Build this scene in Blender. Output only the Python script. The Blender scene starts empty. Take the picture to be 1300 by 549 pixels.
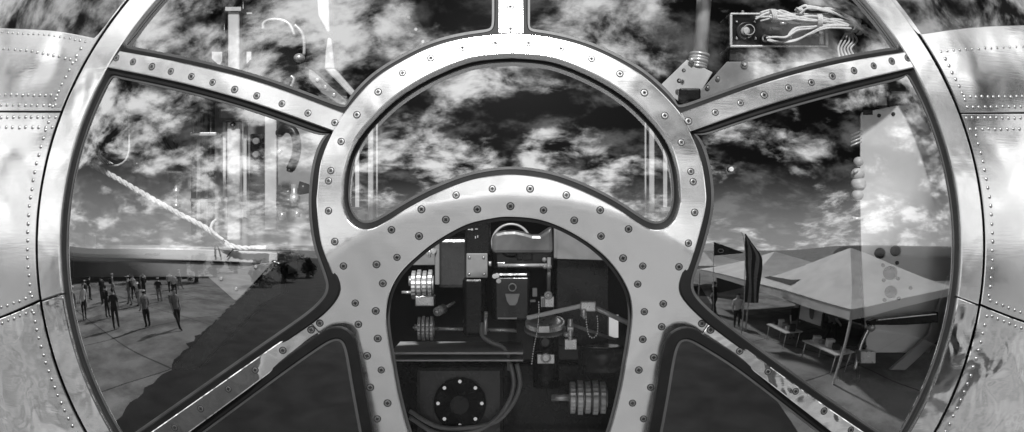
import bpy, math, random
from mathutils import Vector, Matrix, Quaternion
from mathutils.geometry import delaunay_2d_cdt
random.seed(7)
sc = bpy.context.scene
COL = sc.collection
PI = math.pi
R = math.radians
# ------------------------------------------------------------------ measures
H = 3.9                 # height of the nose axis above the apron
D = 3.2                 # camera to foremost point of the nose
K = 0.000625            # tangent per photograph pixel (1300 px wide)
CX, CY = 650.0, 274.5
AX, AY, AZ = 2.6, 2.6, 2.26     # half axes of the nose
OZ = H - 0.115
CAM = Vector((0, -D, H))

def ray(px, py):
    return Vector(((px - CX) * K, 1.0, -(py - CY) * K))
def at(px, py, y):
    """point of a sight line at depth y"""
    return CAM + ray(px, py) * (D + y)
def mpp(y):
    return K * (D + y)
def ell_t(px, py, h=0.0):
    d = ray(px, py)
    a, b, c = AX - h, AY - h, AZ - h
    o = CAM - Vector((0, AY, OZ))
    q = Vector((d.x / a, d.y / b, d.z / c)); w = Vector((o.x / a, o.y / b, o.z / c))
    A_ = q.dot(q); B_ = q.dot(w); C_ = w.dot(w) - 1
    disc = max(0.0, B_ * B_ - A_ * C_)
    return (-B_ - math.sqrt(disc)) / A_
def ell(px, py, h=0.0):
    return CAM + ray(px, py) * ell_t(px, py, h)
# flat lower window let into the nose: leans back towards the ground
_ap = ell(650, 250); LT = math.tan(R(13.0))
def low_t(px, py, h=0.0):
    d = ray(px, py)
    return (_ap.y + h + LT * (_ap.z - CAM.z) - CAM.y) / (d.y + LT * d.z)
def smax(a, b, k=0.004):
    hh = max(k - abs(a - b), 0.0) / k
    return max(a, b) + hh * hh * k * 0.25
def skin_pt(px, py, h=0.0):
    return CAM + ray(px, py) * smax(ell_t(px, py, h), low_t(px, py, h))
def low_pt(px, py, h=0.0):
    return CAM + ray(px, py) * low_t(px, py, h)
UT = math.tan(R(5.2))
def up_pt(px, py, h=0.0):
    d = ray(px, py)
    y0 = 0.085 + h; z0 = H + 0.41
    t = (y0 + UT * (CAM.z - z0) - CAM.y) / (d.y - UT * d.z)
    return CAM + d * t
def nrm(f, px, py, h=0.0, e=0.6):
    a = f(px + e, py, h) - f(px - e, py, h)
    b = f(px, py - e, h) - f(px, py + e, h)
    n = b.cross(a)
    if n.length < 1e-12: return Vector((0, -1, 0))
    n.normalize()
    return n if n.dot(ray(px, py)) < 0 else -n

# ------------------------------------------------------------------ materials
def mat(name, base=0.5, rough=0.5, metal=0.0, bump=0.0, bscale=8.0, bdetail=3.0, var=0.0, vscale=6.0, spec=0.5, rvar=0.0, bump2=0.0, b2scale=90.0, coat=0.0):
    m = bpy.data.materials.new(name); m.use_nodes = True
    nt = m.node_tree; b = nt.nodes['Principled BSDF']
    b.inputs['Base Color'].default_value = (base, base, base, 1)
    b.inputs['Roughness'].default_value = rough
    b.inputs['Metallic'].default_value = metal
    b.inputs['Specular IOR Level'].default_value = spec
    b.inputs['Coat Weight'].default_value = coat
    tc = nt.nodes.new('ShaderNodeTexCoord')
    def noise(scale, det, dist=0.0):
        n = nt.nodes.new('ShaderNodeTexNoise'); n.inputs['Scale'].default_value = scale
        n.inputs['Detail'].default_value = det; n.inputs['Distortion'].default_value = dist
        nt.links.new(tc.outputs['Object'], n.inputs['Vector']); return n
    def rng(src, lo, hi):
        r = nt.nodes.new('ShaderNodeMapRange'); r.inputs['From Min'].default_value = 0.3; r.inputs['From Max'].default_value = 0.7
        r.inputs['To Min'].default_value = lo; r.inputs['To Max'].default_value = hi
        nt.links.new(src, r.inputs['Value']); return r.outputs['Result']
    if var:
        n = noise(vscale, 8, 0.4)
        v = rng(n.outputs['Fac'], max(0.0, base * (1 - var)), min(1.0, base * (1 + var)))
        cb = nt.nodes.new('ShaderNodeCombineColor')
        for i in ('Red', 'Green', 'Blue'): nt.links.new(v, cb.inputs[i])
        nt.links.new(cb.outputs[0], b.inputs['Base Color'])
    if rvar:
        n = noise(vscale * 1.7, 9, 0.8)
        nt.links.new(rng(n.outputs['Fac'], max(0.02, rough - rvar), rough + rvar), b.inputs['Roughness'])
    last = None
    for st, s, dd in ((bump, bscale, bdetail), (bump2, b2scale, 3)):
        if st:
            n = noise(s, dd, 0.3)
            bp = nt.nodes.new('ShaderNodeBump'); bp.inputs['Strength'].default_value = 1.0; bp.inputs['Distance'].default_value = st
            nt.links.new(n.outputs['Fac'], bp.inputs['Height'])
            if last: nt.links.new(last, bp.inputs['Normal'])
            last = bp.outputs['Normal']
    if metal == 1.0 and rough < .35:             # fine scratches and wiping marks
        mp = nt.nodes.new('ShaderNodeMapping'); mp.inputs['Scale'].default_value = (14, 14, 170); mp.inputs['Rotation'].default_value = (0.3, 0.9, 0.2)
        n = nt.nodes.new('ShaderNodeTexNoise'); n.inputs['Scale'].default_value = 1.0; n.inputs['Detail'].default_value = 6
        nt.links.new(tc.outputs['Object'], mp.inputs[0]); nt.links.new(mp.outputs[0], n.inputs['Vector'])
        bp = nt.nodes.new('ShaderNodeBump'); bp.inputs['Distance'].default_value = 0.0001
        nt.links.new(n.outputs['Fac'], bp.inputs['Height'])
        if last: nt.links.new(last, bp.inputs['Normal'])
        last = bp.outputs['Normal']
    if last: nt.links.new(last, b.inputs['Normal'])
    return m

def glass_mat(name, refl, tint=0.92, wav=0.0, wscale=2.5):
    m = bpy.data.materials.new(name); m.use_nodes = True
    nt = m.node_tree; nt.nodes.clear()
    out = nt.nodes.new('ShaderNodeOutputMaterial'); mix = nt.nodes.new('ShaderNodeMixShader')
    tr = nt.nodes.new('ShaderNodeBsdfTransparent'); tr.inputs[0].default_value = (tint, tint, tint, 1)
    gl = nt.nodes.new('ShaderNodeBsdfGlossy'); gl.inputs['Roughness'].default_value = 0.012
    gl.inputs['Color'].default_value = (0.95, 0.95, 0.95, 1)
    lw = nt.nodes.new('ShaderNodeFresnel'); lw.inputs['IOR'].default_value = 1.5
    mr = nt.nodes.new('ShaderNodeMapRange'); mr.inputs['To Min'].default_value = max(-0.02, refl - 0.04); mr.inputs['To Max'].default_value = 1.0
    nt.links.new(lw.outputs[0], mr.inputs['Value']); nt.links.new(mr.outputs[0], mix.inputs[0])
    nt.links.new(tr.outputs[0], mix.inputs[1]); nt.links.new(gl.outputs[0], mix.inputs[2]); nt.links.new(mix.outputs[0], out.inputs[0])
    if wav:
        tc = nt.nodes.new('ShaderNodeTexCoord'); n = nt.nodes.new('ShaderNodeTexNoise'); n.inputs['Scale'].default_value = wscale; n.inputs['Detail'].default_value = 1
        bp = nt.nodes.new('ShaderNodeBump'); bp.inputs['Distance'].default_value = wav
        nt.links.new(tc.outputs['Object'], n.inputs['Vector']); nt.links.new(n.outputs['Fac'], bp.inputs['Height'])
        nt.links.new(bp.outputs[0], gl.inputs['Normal'])
    return m

M = {
 'frame': mat('satin_aluminium', 0.9, 0.19, 1.0, bump=0.0034, bscale=6.5, bdetail=2, var=0.03, vscale=4, rvar=0.05),
 'arch': mat('brushed_aluminium', 0.8, 0.24, 1.0, bump=0.002, bscale=6, bdetail=2, var=0.06, vscale=9, rvar=0.08),
 'skin': mat('polished_skin', 0.78, 0.16, 1.0, bump=0.003, bscale=3.5, bdetail=2, var=0.08, vscale=5, rvar=0.07),
 'wavy': mat('buckled_aluminium', 0.82, 0.08, 1.0, bump=0.008, bscale=8, bdetail=2, var=0.08, vscale=9, rvar=0.04),
 'steel': mat('screw_steel', 0.27, 0.45, 1.0),
 'hole': mat('dark_recess', 0.012, 0.6),
 'rubber': mat('black_rubber', 0.004, 0.55, bump=0.0006, bscale=40, var=0.3, vscale=20, spec=0.2),
 'sealant': mat('grey_sealant', 0.035, 0.5, bump=0.001, bscale=30, var=0.3, vscale=14),
 'liner': mat('cabin_black', 0.005, 0.8, var=0.5, vscale=3, spec=0.05),
 'black': mat('black_enamel', 0.006, 0.24, bump=0.0004, bscale=120, var=0.4, vscale=20, rvar=0.1, spec=0.22),
 'dark': mat('dark_grey_paint', 0.03, 0.24, bump=0.0005, bscale=90, var=0.35, vscale=15, rvar=0.1, spec=0.4),
 'panel': mat('panel_paint', 0.66, 0.32, 0.35, var=0.12, vscale=5, bump=0.002, bscale=5),
 'rivet': mat('rivet_aluminium', 0.4, 0.36, 1.0, var=0.2, vscale=40),
 'wallpaint': mat('cabin_wall_paint', 0.32, 0.6, var=0.3, vscale=6, spec=0.2),
 'hood': mat('hood_paint', 0.11, 0.34, var=0.5, vscale=9, rvar=0.1, bump=0.0006, bscale=30),
 'matte': mat('dull_aluminium', 0.55, 0.4, 0.5, var=0.15, vscale=30),
 'mid': mat('grey_paint', 0.2, 0.45, var=0.22, vscale=14, bump=0.0004, bscale=60),
 'light': mat('light_grey_paint', 0.5, 0.45, var=0.15, vscale=10, bump=0.0004, bscale=60),
 'white': mat('white_paint', 0.62, 0.38, 0.35, var=0.14, vscale=8),
 'metal': mat('bare_metal', 0.6, 0.3, 0.55, var=0.2, vscale=25, rvar=0.1),
 'chrome': mat('bright_metal', 0.8, 0.16, 1.0),
 'cord': mat('white_cord', 0.72, 0.8, bump=0.002, bscale=160, var=0.15, vscale=60),
 'wire': mat('pale_wire', 0.6, 0.6, var=0.25, vscale=30),
 'hose': mat('black_hose', 0.02, 0.4, bump=0.001, bscale=80, spec=0.6),
 'glass': glass_mat('plexiglass', 0.31, 0.95, wav=0.006, wscale=2.2),
 'flat_glass': glass_mat('flat_glass', 0.35, 0.9, wav=0.0007, wscale=4),
 'clear': glass_mat('clear_glass', 0.02, 0.96),
 'cock': glass_mat('cockpit_glass', 0.16, 0.8, wav=0.004, wscale=2.5),
}
M['canvas'] = mat('white_canvas', 0.52, 0.75, var=0.12, vscale=1.2, bump=0.05, bscale=1.6)
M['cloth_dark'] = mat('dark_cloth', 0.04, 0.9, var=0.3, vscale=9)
M['cloth_mid'] = mat('grey_cloth', 0.22, 0.9, var=0.2, vscale=9)
M['cloth_light'] = mat('pale_cloth', 0.62, 0.9, var=0.1, vscale=9)
M['flesh'] = mat('flesh', 0.42, 0.6)
M['hair'] = mat('hair', 0.03, 0.7, bump=0.003, bscale=90)
M['leaf'] = mat('leaf', 0.06, 0.6, var=0.4, vscale=2)
M['bark'] = mat('bark', 0.09, 0.9, var=0.3, vscale=6, bump=0.01, bscale=12)
M['wall'] = mat('hangar_sheet', 0.06, 0.6, var=0.25, vscale=0.4)
M['tarmac'] = mat('apron', 0.24, 0.85, var=0.3, vscale=0.6, bump=0.01, bscale=20)
M['asphalt'] = mat('asphalt', 0.03, 0.9, var=0.4, vscale=1.2, bump=0.01, bscale=30, spec=0.2)  # dark ground colour standing in for the aircraft's shade

# ------------------------------------------------------------------ mesh kit
class MB:
    def __init__(s): s.v = []; s.f = []          # face: (idx, mat, smooth, normals)
    def vert(s, p): s.v.append(Vector(p)); return len(s.v) - 1
    def face(s, idx, m=0, smooth=False, n=None): s.f.append((tuple(idx), m, smooth, n))
    def box(s, c, size, m=0, rot=None):
        c = Vector(c); hx, hy, hz = [q / 2 for q in size]
        q = rot if rot is not None else Matrix.Identity(3)
        i = [s.vert(c + q @ Vector((x, y, z))) for x in (-hx, hx) for y in (-hy, hy) for z in (-hz, hz)]
        for f in ((0, 1, 3, 2), (4, 6, 7, 5), (0, 4, 5, 1), (2, 3, 7, 6), (0, 2, 6, 4), (1, 5, 7, 3)): s.face([i[k] for k in f], m)
    def pbox(s, x0, y0, x1, y1, d0, d1, m=0):
        a = at(x0, y0, d0); b = at(x1, y1, d0)
        s.box(((a.x + b.x) / 2, (d0 + d1) / 2, (a.z + b.z) / 2), (abs(b.x - a.x), d1 - d0, abs(a.z - b.z)), m)
    def ring_of(s, c, ax, r, seg, ph=0.0):
        ax = Vector(ax).normalized()
        u = ax.orthogonal().normalized() if abs(ax.z) > 0.9 else ax.cross(Vector((0, 0, 1))).normalized()
        w = ax.cross(u)
        return [s.vert(Vector(c) + (u * math.cos(2 * PI * k / seg + ph) + w * math.sin(2 * PI * k / seg + ph)) * r) for k in range(seg)]
    def skin(s, a, b, m=0, smooth=True):
        n = len(a)
        for k in range(n): s.face((a[k], a[(k + 1) % n], b[(k + 1) % n], b[k]), m, smooth)
    def cyl(s, p0, p1, r0, r1=None, seg=16, m=0, cap=True, mcap=None):
        p0 = Vector(p0); p1 = Vector(p1); r1 = r0 if r1 is None else r1
        a = s.ring_of(p0, p1 - p0, r0, seg); b = s.ring_of(p1, p1 - p0, r1, seg)
        s.skin(a, b, m)
        if cap:
            s.face(a[::-1], m if mcap is None else mcap); s.face(b, m if mcap is None else mcap)
    def lathe(s, p0, ax, prof, seg=20, m=0):
        p0 = Vector(p0); ax = Vector(ax).normalized(); prev = None
        for (t, r) in prof:
            cur = s.ring_of(p0 + ax * t, ax, max(r, 1e-5), seg)
            if prev: s.skin(prev, cur, m)
            else: s.face(cur[::-1], m)
            prev = cur
        s.face(prev, m)
    def tube(s, pts, r, seg=8, m=0, smoothpath=True, taper=None):
        pts = [Vector(p) for p in pts]
        if smoothpath and len(pts) > 2: pts = catmull3(pts, 6)
        prev = None; n = len(pts); u = None
        for i, p in enumerate(pts):
            t = (pts[min(i + 1, n - 1)] - pts[max(i - 1, 0)]).normalized()
            if u is None: u = t.orthogonal().normalized()
            u = (u - t * u.dot(t)).normalized(); w = t.cross(u)
            rr = r if taper is None else r + (taper - r) * i / (n - 1)
            cur = [s.vert(p + (u * math.cos(2 * PI * k / seg) + w * math.sin(2 * PI * k / seg)) * rr) for k in range(seg)]
            if prev: s.skin(prev, cur, m)
            else: s.face(cur[::-1], m)
            prev = cur
        s.face(prev, m)
    def ball(s, c, r, seg=14, rings=8, m=0, sc_=(1, 1, 1)):
        c = Vector(c); prev = None
        top = s.vert(c + Vector((0, 0, r * sc_[2]))); bot = s.vert(c - Vector((0, 0, r * sc_[2])))
        for j in range(1, rings):
            th = PI * j / rings
            cur = [s.vert(c + Vector((r * sc_[0] * math.sin(th) * math.cos(2 * PI * k / seg), r * sc_[1] * math.sin(th) * math.sin(2 * PI * k / seg), r * sc_[2] * math.cos(th)))) for k in range(seg)]
            if prev is None:
                for k in range(seg): s.face((top, cur[k], cur[(k + 1) % seg]), m, True)
            else: s.skin(prev, cur, m)
            prev = cur
        for k in range(seg): s.face((bot, prev[(k + 1) % seg], prev[k]), m, True)
    def torus(s, c, ax, r, rr, seg=24, sg=8, m=0):
        c = Vector(c); ax = Vector(ax).normalized(); u = ax.orthogonal().normalized(); w = ax.cross(u); rows = []
        for k in range(seg):
            e = u * math.cos(2 * PI * k / seg) + w * math.sin(2 * PI * k / seg)
            rows.append([s.vert(c + e * (r + rr * math.cos(2 * PI * j / sg)) + ax * rr * math.sin(2 * PI * j / sg)) for j in range(sg)])
        for k in range(seg): s.skin(rows[k], rows[(k + 1) % seg], m)
    def prism(s, pts, d0, d1, m=0):
        """outline in photo pixels at depth d0, extruded straight back to d1"""
        a = [at(x, y, d0) for x, y in pts]; off = Vector((0, d1 - d0, 0))
        i = [s.vert(p) for p in a]; j = [s.vert(p + off) for p in a]; n = len(a)
        s.face(i, m); s.face(j[::-1], m)
        for k in range(n): s.face((i[k], j[k], j[(k + 1) % n], i[(k + 1) % n]), m)
    def rod(s, pa, da, pb, db, w, m=0, seg=14, w2=None):
        """round bar between two pixels at two depths, w = width in pixels"""
        s.cyl(at(pa[0], pa[1], da), at(pb[0], pb[1], db), w / 2 * mpp(da), (w if w2 is None else w2) / 2 * mpp(db), seg, m)
    def build(s, name, mats, parent=None, bevel=0.0, seg=2):
        me = bpy.data.meshes.new(name)
        base = Vector((0, 0, 0))
        if parent is None and s.v:
            lo = [min(p[i] for p in s.v) for i in range(3)]; hi = [max(p[i] for p in s.v) for i in range(3)]
            base = Vector(((lo[0] + hi[0]) / 2, (lo[1] + hi[1]) / 2, lo[2]))
        me.from_pydata([p - base for p in s.v], [], [f[0] for f in s.f])
        for m in (mats if isinstance(mats, (list, tuple)) else [mats]): me.materials.append(m)
        for p, f in zip(me.polygons, s.f): p.material_index = f[1]; p.use_smooth = f[2] or f[3] is not None
        if any(f[3] is not None for f in s.f):
            me.update()
            ln = []
            for p, f in zip(me.polygons, s.f):
                ln.extend(f[3] if f[3] is not None else [p.normal.copy()] * len(p.vertices))
            me.normals_split_custom_set([tuple(q) for q in ln])
        o = bpy.data.objects.new(name, me); COL.objects.link(o)
        o.location = base
        if parent is not None: adopt(o, parent)
        if bevel:
            b = o.modifiers.new('edge', 'BEVEL'); b.width = bevel; b.segments = seg; b.limit_method = 'ANGLE'; b.angle_limit = R(40)
        return o

WORLD = {}
def wloc(o):
    p = Vector(o.location); q = o.parent
    return p if q is None else p + Vector((0, 0, 0))
def root_loc(o):
    while o.parent is not None: o = o.parent
    return Vector(o.location)
def adopt(o, parent):
    o.parent = parent
    top = parent if parent.parent is None else None
    o.matrix_parent_inverse = Matrix.Translation(-Vector(parent.location)) if parent.parent is None else Matrix.Identity(4)
def tag(o, label, cat, group=None, kind=None):
    if label: o['label'] = label
    if cat: o['category'] = cat
    if group: o['group'] = group
    if kind: o['kind'] = kind
    return o
def thing(name, loc, label, cat, group=None):
    o = bpy.data.objects.new(name, None); COL.objects.link(o); o.location = loc; o.empty_display_size = 0.1
    return tag(o, label, cat, group)

def catmull3(p, n):
    out = []
    for i in range(len(p) - 1):
        a = p[max(i - 1, 0)]; b = p[i]; c = p[i + 1]; d = p[min(i + 2, len(p) - 1)]
        for k in range(n):
            t = k / n
            out.append(0.5 * ((2 * b) + (c - a) * t + (2 * a - 5 * b + 4 * c - d) * t * t + (3 * b - a - 3 * c + d) * t ** 3))
    out.append(p[-1].copy()); return out
def crv(*pts, step=6.0):
    """smooth open line through photo points"""
    p = [Vector((x, y)) for x, y in pts]
    q = catmull3([Vector((a.x, a.y, 0)) for a in p], 12) if len(p) > 2 else [Vector((a.x, a.y, 0)) for a in p]
    L = [0.0]
    for a, b in zip(q, q[1:]): L.append(L[-1] + (b - a).length)
    n = max(1, round(L[-1] / step)); out = []; j = 0
    for k in range(n + 1):
        t = L[-1] * k / n
        while j < len(q) - 2 and L[j + 1] < t: j += 1
        f = 0 if L[j + 1] == L[j] else (t - L[j]) / (L[j + 1] - L[j])
        e = q[j].lerp(q[j + 1], min(1, f)); out.append((e.x, e.y))
    return out
def join(*cs):
    out = []
    for c in cs:
        for p in c:
            if not out or (abs(out[-1][0] - p[0]) + abs(out[-1][1] - p[1])) > 0.5: out.append(p)
    if abs(out[0][0] - out[-1][0]) + abs(out[0][1] - out[-1][1]) < 0.5: out.pop()
    return out
def area(l):
    return 0.5 * sum(l[i][0] * l[(i + 1) % len(l)][1] - l[(i + 1) % len(l)][0] * l[i][1] for i in range(len(l)))
def inset(l, w):
    """move a closed loop towards its inside by w pixels"""
    s = 1 if area(l) > 0 else -1; n = len(l); out = []
    for i in range(n):
        a, b, c = Vector(l[i - 1]), Vector(l[i]), Vector(l[(i + 1) % n])
        u = (b - a).normalized(); v = (c - b).normalized()
        n1 = Vector((-u.y, u.x)) * s; n2 = Vector((-v.y, v.x)) * s
        m = n1 + n2
        m = n1 if m.length < 1e-3 else m.normalized()
        k = w / max(0.5, m.dot(n1))
        q = b + m * k; out.append((q.x, q.y))
    return out
def soften(l, it=6):
    for _ in range(it):
        n = len(l); l = [((l[i - 1][0] + 2 * l[i][0] + l[(i + 1) % n][0]) / 4, (l[i - 1][1] + 2 * l[i][1] + l[(i + 1) % n][1]) / 4) for i in range(n)]
    return l
def inside(p, l):
    x, y = p; c = False; n = len(l); j = n - 1
    for i in range(n):
        xi, yi = l[i]; xj, yj = l[j]
        if (yi > y) != (yj > y) and x < (xj - xi) * (y - yi) / (yj - yi) + xi: c = not c
        j = i
    return c
def sheet(mb, outline, holes=(), f=skin_pt, h=0.0, step=8.0, wall=0.012, cham=1.2, m=0, mw=None, drop=0.0015, hole_wall=None):
    """curved plate cut to an outline in photo pixels, with rounded edge and side walls"""
    mw = m if mw is None else mw
    loops = [(outline, 1)] + [(q, -1) for q in holes]
    tops = [inset(l, cham * s) if cham else l for l, s in loops]
    vs = []; es = []
    for l in tops:
        b = len(vs); vs += [Vector(p) for p in l]; es += [(b + i, b + (i + 1) % len(l)) for i in range(len(l))]
    xs = [p[0] for p in tops[0]]; ys = [p[1] for p in tops[0]]
    allp = [p for l in tops for p in l]
    cell = {}
    for p in allp: cell.setdefault((int(p[0] // step), int(p[1] // step)), []).append(p)
    y = min(ys); r = 0
    while y < max(ys):
        x = min(xs) + (step / 2 if r % 2 else 0)
        while x < max(xs):
            if inside((x, y), tops[0]) and not any(inside((x, y), q) for q in tops[1:]):
                gx, gy = int(x // step), int(y // step); ok = True
                for i in (-1, 0, 1):
                    for j in (-1, 0, 1):
                        for p in cell.get((gx + i, gy + j), ()):
                            if (p[0] - x) ** 2 + (p[1] - y) ** 2 < (0.45 * step) ** 2: ok = False
                if ok: vs.append(Vector((x, y)))
            x += step
        y += step * 0.87; r += 1
    ov, oe, of = delaunay_2d_cdt(vs, es, [], 0, 1e-4)[:3]
    base = len(mb.v); ns = []
    for p in ov: mb.vert(f(p.x, p.y, h)); ns.append(nrm(f, p.x, p.y, h))
    for t in of:
        c = (sum(ov[i].x for i in t) / len(t), sum(ov[i].y for i in t) / len(t))
        if inside(c, tops[0]) and not any(inside(c, q) for q in tops[1:]):
            t = list(t)
            a, b, d = [mb.v[base + i] for i in t[:3]]
            if (b - a).cross(d - a).dot(ns[t[0]]) < 0: t.reverse()
            mb.face([base + i for i in t], m, True, [ns[i] for i in t])
    if wall <= 0: return
    for li, ((l, s), tp) in enumerate(zip(loops, tops)):
        wl = wall if (li == 0 or hole_wall is None) else hole_wall
        n = len(l)
        e0 = [mb.vert(f(p[0], p[1], h)) for p in tp]
        N = [nrm(f, p[0], p[1], h) for p in l]
        e1 = [mb.vert(f(p[0], p[1], h) - q * drop) for p, q in zip(l, N)]
        e1b = [mb.vert(mb.v[i]) for i in e1]
        e2 = [mb.vert(mb.v[i] - q * wl) for i, q in zip(e1, N)]
        flip = (area(l) > 0) == (s > 0)
        for k in range(n):
            kk = (k + 1) % n
            for A_, B_, mm in ((e0, e1, m), (e1b, e2, mw)):
                q = (A_[k], A_[kk], B_[kk], B_[k])
                a, b, c = mb.v[q[0]], mb.v[q[1]], mb.v[q[2]]
                if A_ is e0:
                    nn = (b - a).cross(c - a)
                    if nn.dot(N[k]) < 0: q = q[::-1]
                mb.face(q, mm)

# ------------------------------------------------------------------ outlines (photo pixels)
EC = (648.0, 313.0)
def arc(a, b, y0, y1, side, step=8.0):
    """piece of an upright ellipse from height y0 to y1 on one side (-1 left, 1 right)"""
    t0 = math.asin(max(-1, min(1, (y0 - EC[1]) / b))); t1 = math.asin(max(-1, min(1, (y1 - EC[1]) / b)))
    n = max(2, round(abs(t1 - t0) * max(a, b) / step))
    return [(EC[0] + side * a * math.cos(t0 + (t1 - t0) * k / n), EC[1] + b * math.sin(t0 + (t1 - t0) * k / n)) for k in range(n + 1)]
RO = (600.5, 529.0); RI = (573.0, 507.0); SK = (603.5, 532.0); LIM = (762.0, 664.0)
# centre casting
ring_l = crv((650, 42.5), (600, 47), (552, 58), (508, 79), (471, 104), (438, 142), (423, 167), (408, 203), (403, 240), (402, 262), (407, 307), (418, 338), (426, 362), (423, 377), (410, 393), (392, 408))
ring_r = crv((650, 42.5), (697, 47), (749, 61), (802, 87), (832, 110), (863, 143), (876, 168), (890, 203), (896, 240), (896, 262), (890, 290), (880, 325), (870, 353), (869, 371), (880, 387), (902, 408))
small_l = crv((410, 427), (420, 421.5), (434, 421), (444.5, 430), (449, 447), (452, 465), (458, 500), (467, 549), (478, 610))
small_r = crv((888, 428), (880, 422.5), (867, 421), (854, 428), (849, 443), (845, 462), (839, 500), (830, 549), (819, 610))
bomb = crv((540, 610), (518, 549), (505, 500), (497, 455), (492, 425), (490, 399), (495, 371), (508, 347), (530, 325), (556, 305), (591, 286), (622, 278), (646, 275.5), (684, 279), (719, 292), (754, 314), (780, 340), (797, 369), (802, 395), (800, 425), (794, 462), (787, 500), (774, 549), (752, 610))
cast_out = join(ring_r, small_r, bomb[::-1], small_l[::-1], ring_l[::-1])
pane_c = join(crv((650, 68), (600, 73), (552, 91), (512, 114), (480, 141), (451, 176), (437, 212), (433.5, 246), (435, 264), (442, 280), (455, 290), (471, 291), (490, 282), (517, 265), (552, 246.5), (591, 231), (622, 224), (650, 221.5), (678, 224), (709, 231), (748, 246.5), (783, 265), (808, 282), (826, 291.5), (843, 291), (856, 281), (863, 264), (864.5, 246), (861, 212), (848, 176), (820, 141), (788, 114), (748, 91), (700, 73), (650, 68)))
arm_ul_t = crv((151, 64), (240, 81), (330, 104), (437, 143)); arm_ul_b = crv((135, 86), (230, 106), (320, 131), (424, 168))
arm_ur_t = crv((1150, 65), (1060, 81), (970, 105), (863, 143)); arm_ur_b = crv((1163, 86), (1070, 108), (970, 136), (876, 168))
arm_ll_t = crv((392, 408), (320, 458), (240, 514), (157, 572)); arm_ll_b = crv((410, 427), (364, 459), (280, 521), (175, 598))
arm_lr_t = crv((902, 408), (970, 459), (1050, 516), (1137, 575)); arm_lr_b = crv((888, 428), (938, 459), (1010, 514), (1120, 600))
post_l = [(632, 43.5), (632, -100)]; post_r = [(665.5, 43.5), (665.5, -100)]
post_l = crv(*post_l); post_r = crv(*post_r)

def sub(c, lo, hi):
    return c
def cut(c, p0, p1):
    """piece of polyline between the points nearest p0 and p1"""
    def near(p): return min(range(len(c)), key=lambda i: (c[i][0] - p[0]) ** 2 + (c[i][1] - p[1]) ** 2)
    i, j = near(p0), near(p1)
    return c[i:j + 1] if i <= j else c[j:i + 1][::-1]
op_L = join(arc(*RI, 87, 571, -1), arm_ll_t[::-1], cut(ring_l, (392, 408), (424, 167)), arm_ul_b[::-1])
op_R = join(arc(*RI, 87, 574, 1), arm_lr_t[::-1], cut(ring_r, (902, 408), (876, 168)), arm_ur_b[::-1])
op_TL = join(arc(*RI, 64, -100, -1), crv((EC[0] - RI[0] * math.sqrt(1 - (413 / RI[1]) ** 2), -100), (632, -100)), post_l[::-1], cut(ring_l, (632, 43), (438, 142)), arm_ul_t[::-1])
op_TR = join(arc(*RI, 64, -100, 1), crv((EC[0] + RI[0] * math.sqrt(1 - (413 / RI[1]) ** 2), -100), (665.5, -100)), post_r[::-1], cut(ring_r, (665, 43), (863, 143)), arm_ur_t[::-1])
op_BL = join(arm_ll_b, arc(*RI, 600, 690, -1), crv((260, 690), (490, 690)), crv((490, 690), (478, 610)), small_l[::-1])
op_BR = join(arm_lr_b, arc(*RI, 602, 690, 1), crv((1036, 690), (808, 690)), crv((808, 690), (819, 610)), small_r[::-1])

# ------------------------------------------------------------------ the nose
nose = thing('aircraft_nose', (0, 0, H - 0.9), 'polished aluminium aircraft nose of framed curved glass panes with riveted skin around', 'aircraft')

def screw_mesh():
    mb = MB(); seg = 14
    def ringv(r, z): return [mb.vert((r * math.cos(2 * PI * k / seg), r * math.sin(2 * PI * k / seg), z)) for k in range(seg)]
    a = ringv(0.0112, 0.0002); b = ringv(0.0108, 0.0008); c = ringv(0.0080, 0.0008); d = ringv(0.0077, 0.0010); e = ringv(0.0070, 0.0011)
    mb.skin(a, b, 1, False); mb.skin(b, c, 1, False); mb.skin(c, d, 0); mb.skin(d, e, 0); mb.face(e, 0)
    for q in (0, PI / 2):
        mb.box((0, 0, 0.0009), (0.0104, 0.0044, 0.0010), 1, Matrix.Rotation(q, 3, 'Z'))
    me = bpy.data.meshes.new('screw'); me.from_pydata([tuple(p) for p in mb.v], [], [f[0] for f in mb.f])
    me.materials.append(M['steel']); me.materials.append(M['hole'])
    for p, f in zip(me.polygons, mb.f): p.material_index = f[1]; p.use_smooth = f[2]
    return me
SCREW = screw_mesh()
def screws(part, pts, f=skin_pt, size=1.0):
    for (x, y) in pts:
        o = bpy.data.objects.new('screw', SCREW); COL.objects.link(o)
        n = nrm(f, x, y)
        q = Vector((0, 0, 1)).rotation_difference(n) @ Quaternion((0, 0, 1), random.uniform(0, PI / 2))
        o.parent = part
        s_ = 0.9 * size * random.uniform(0.94, 1.06) * (f(x, y).y + D) / D
        o.matrix_local = Matrix.LocRotScale(f(x, y) + n * 0.0003, q, (s_, s_, s_)) if part.parent is None else Matrix.Translation((0, 0, 0)) @ Matrix.LocRotScale(f(x, y) + n * 0.0003, q, (s_, s_, s_))

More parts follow.
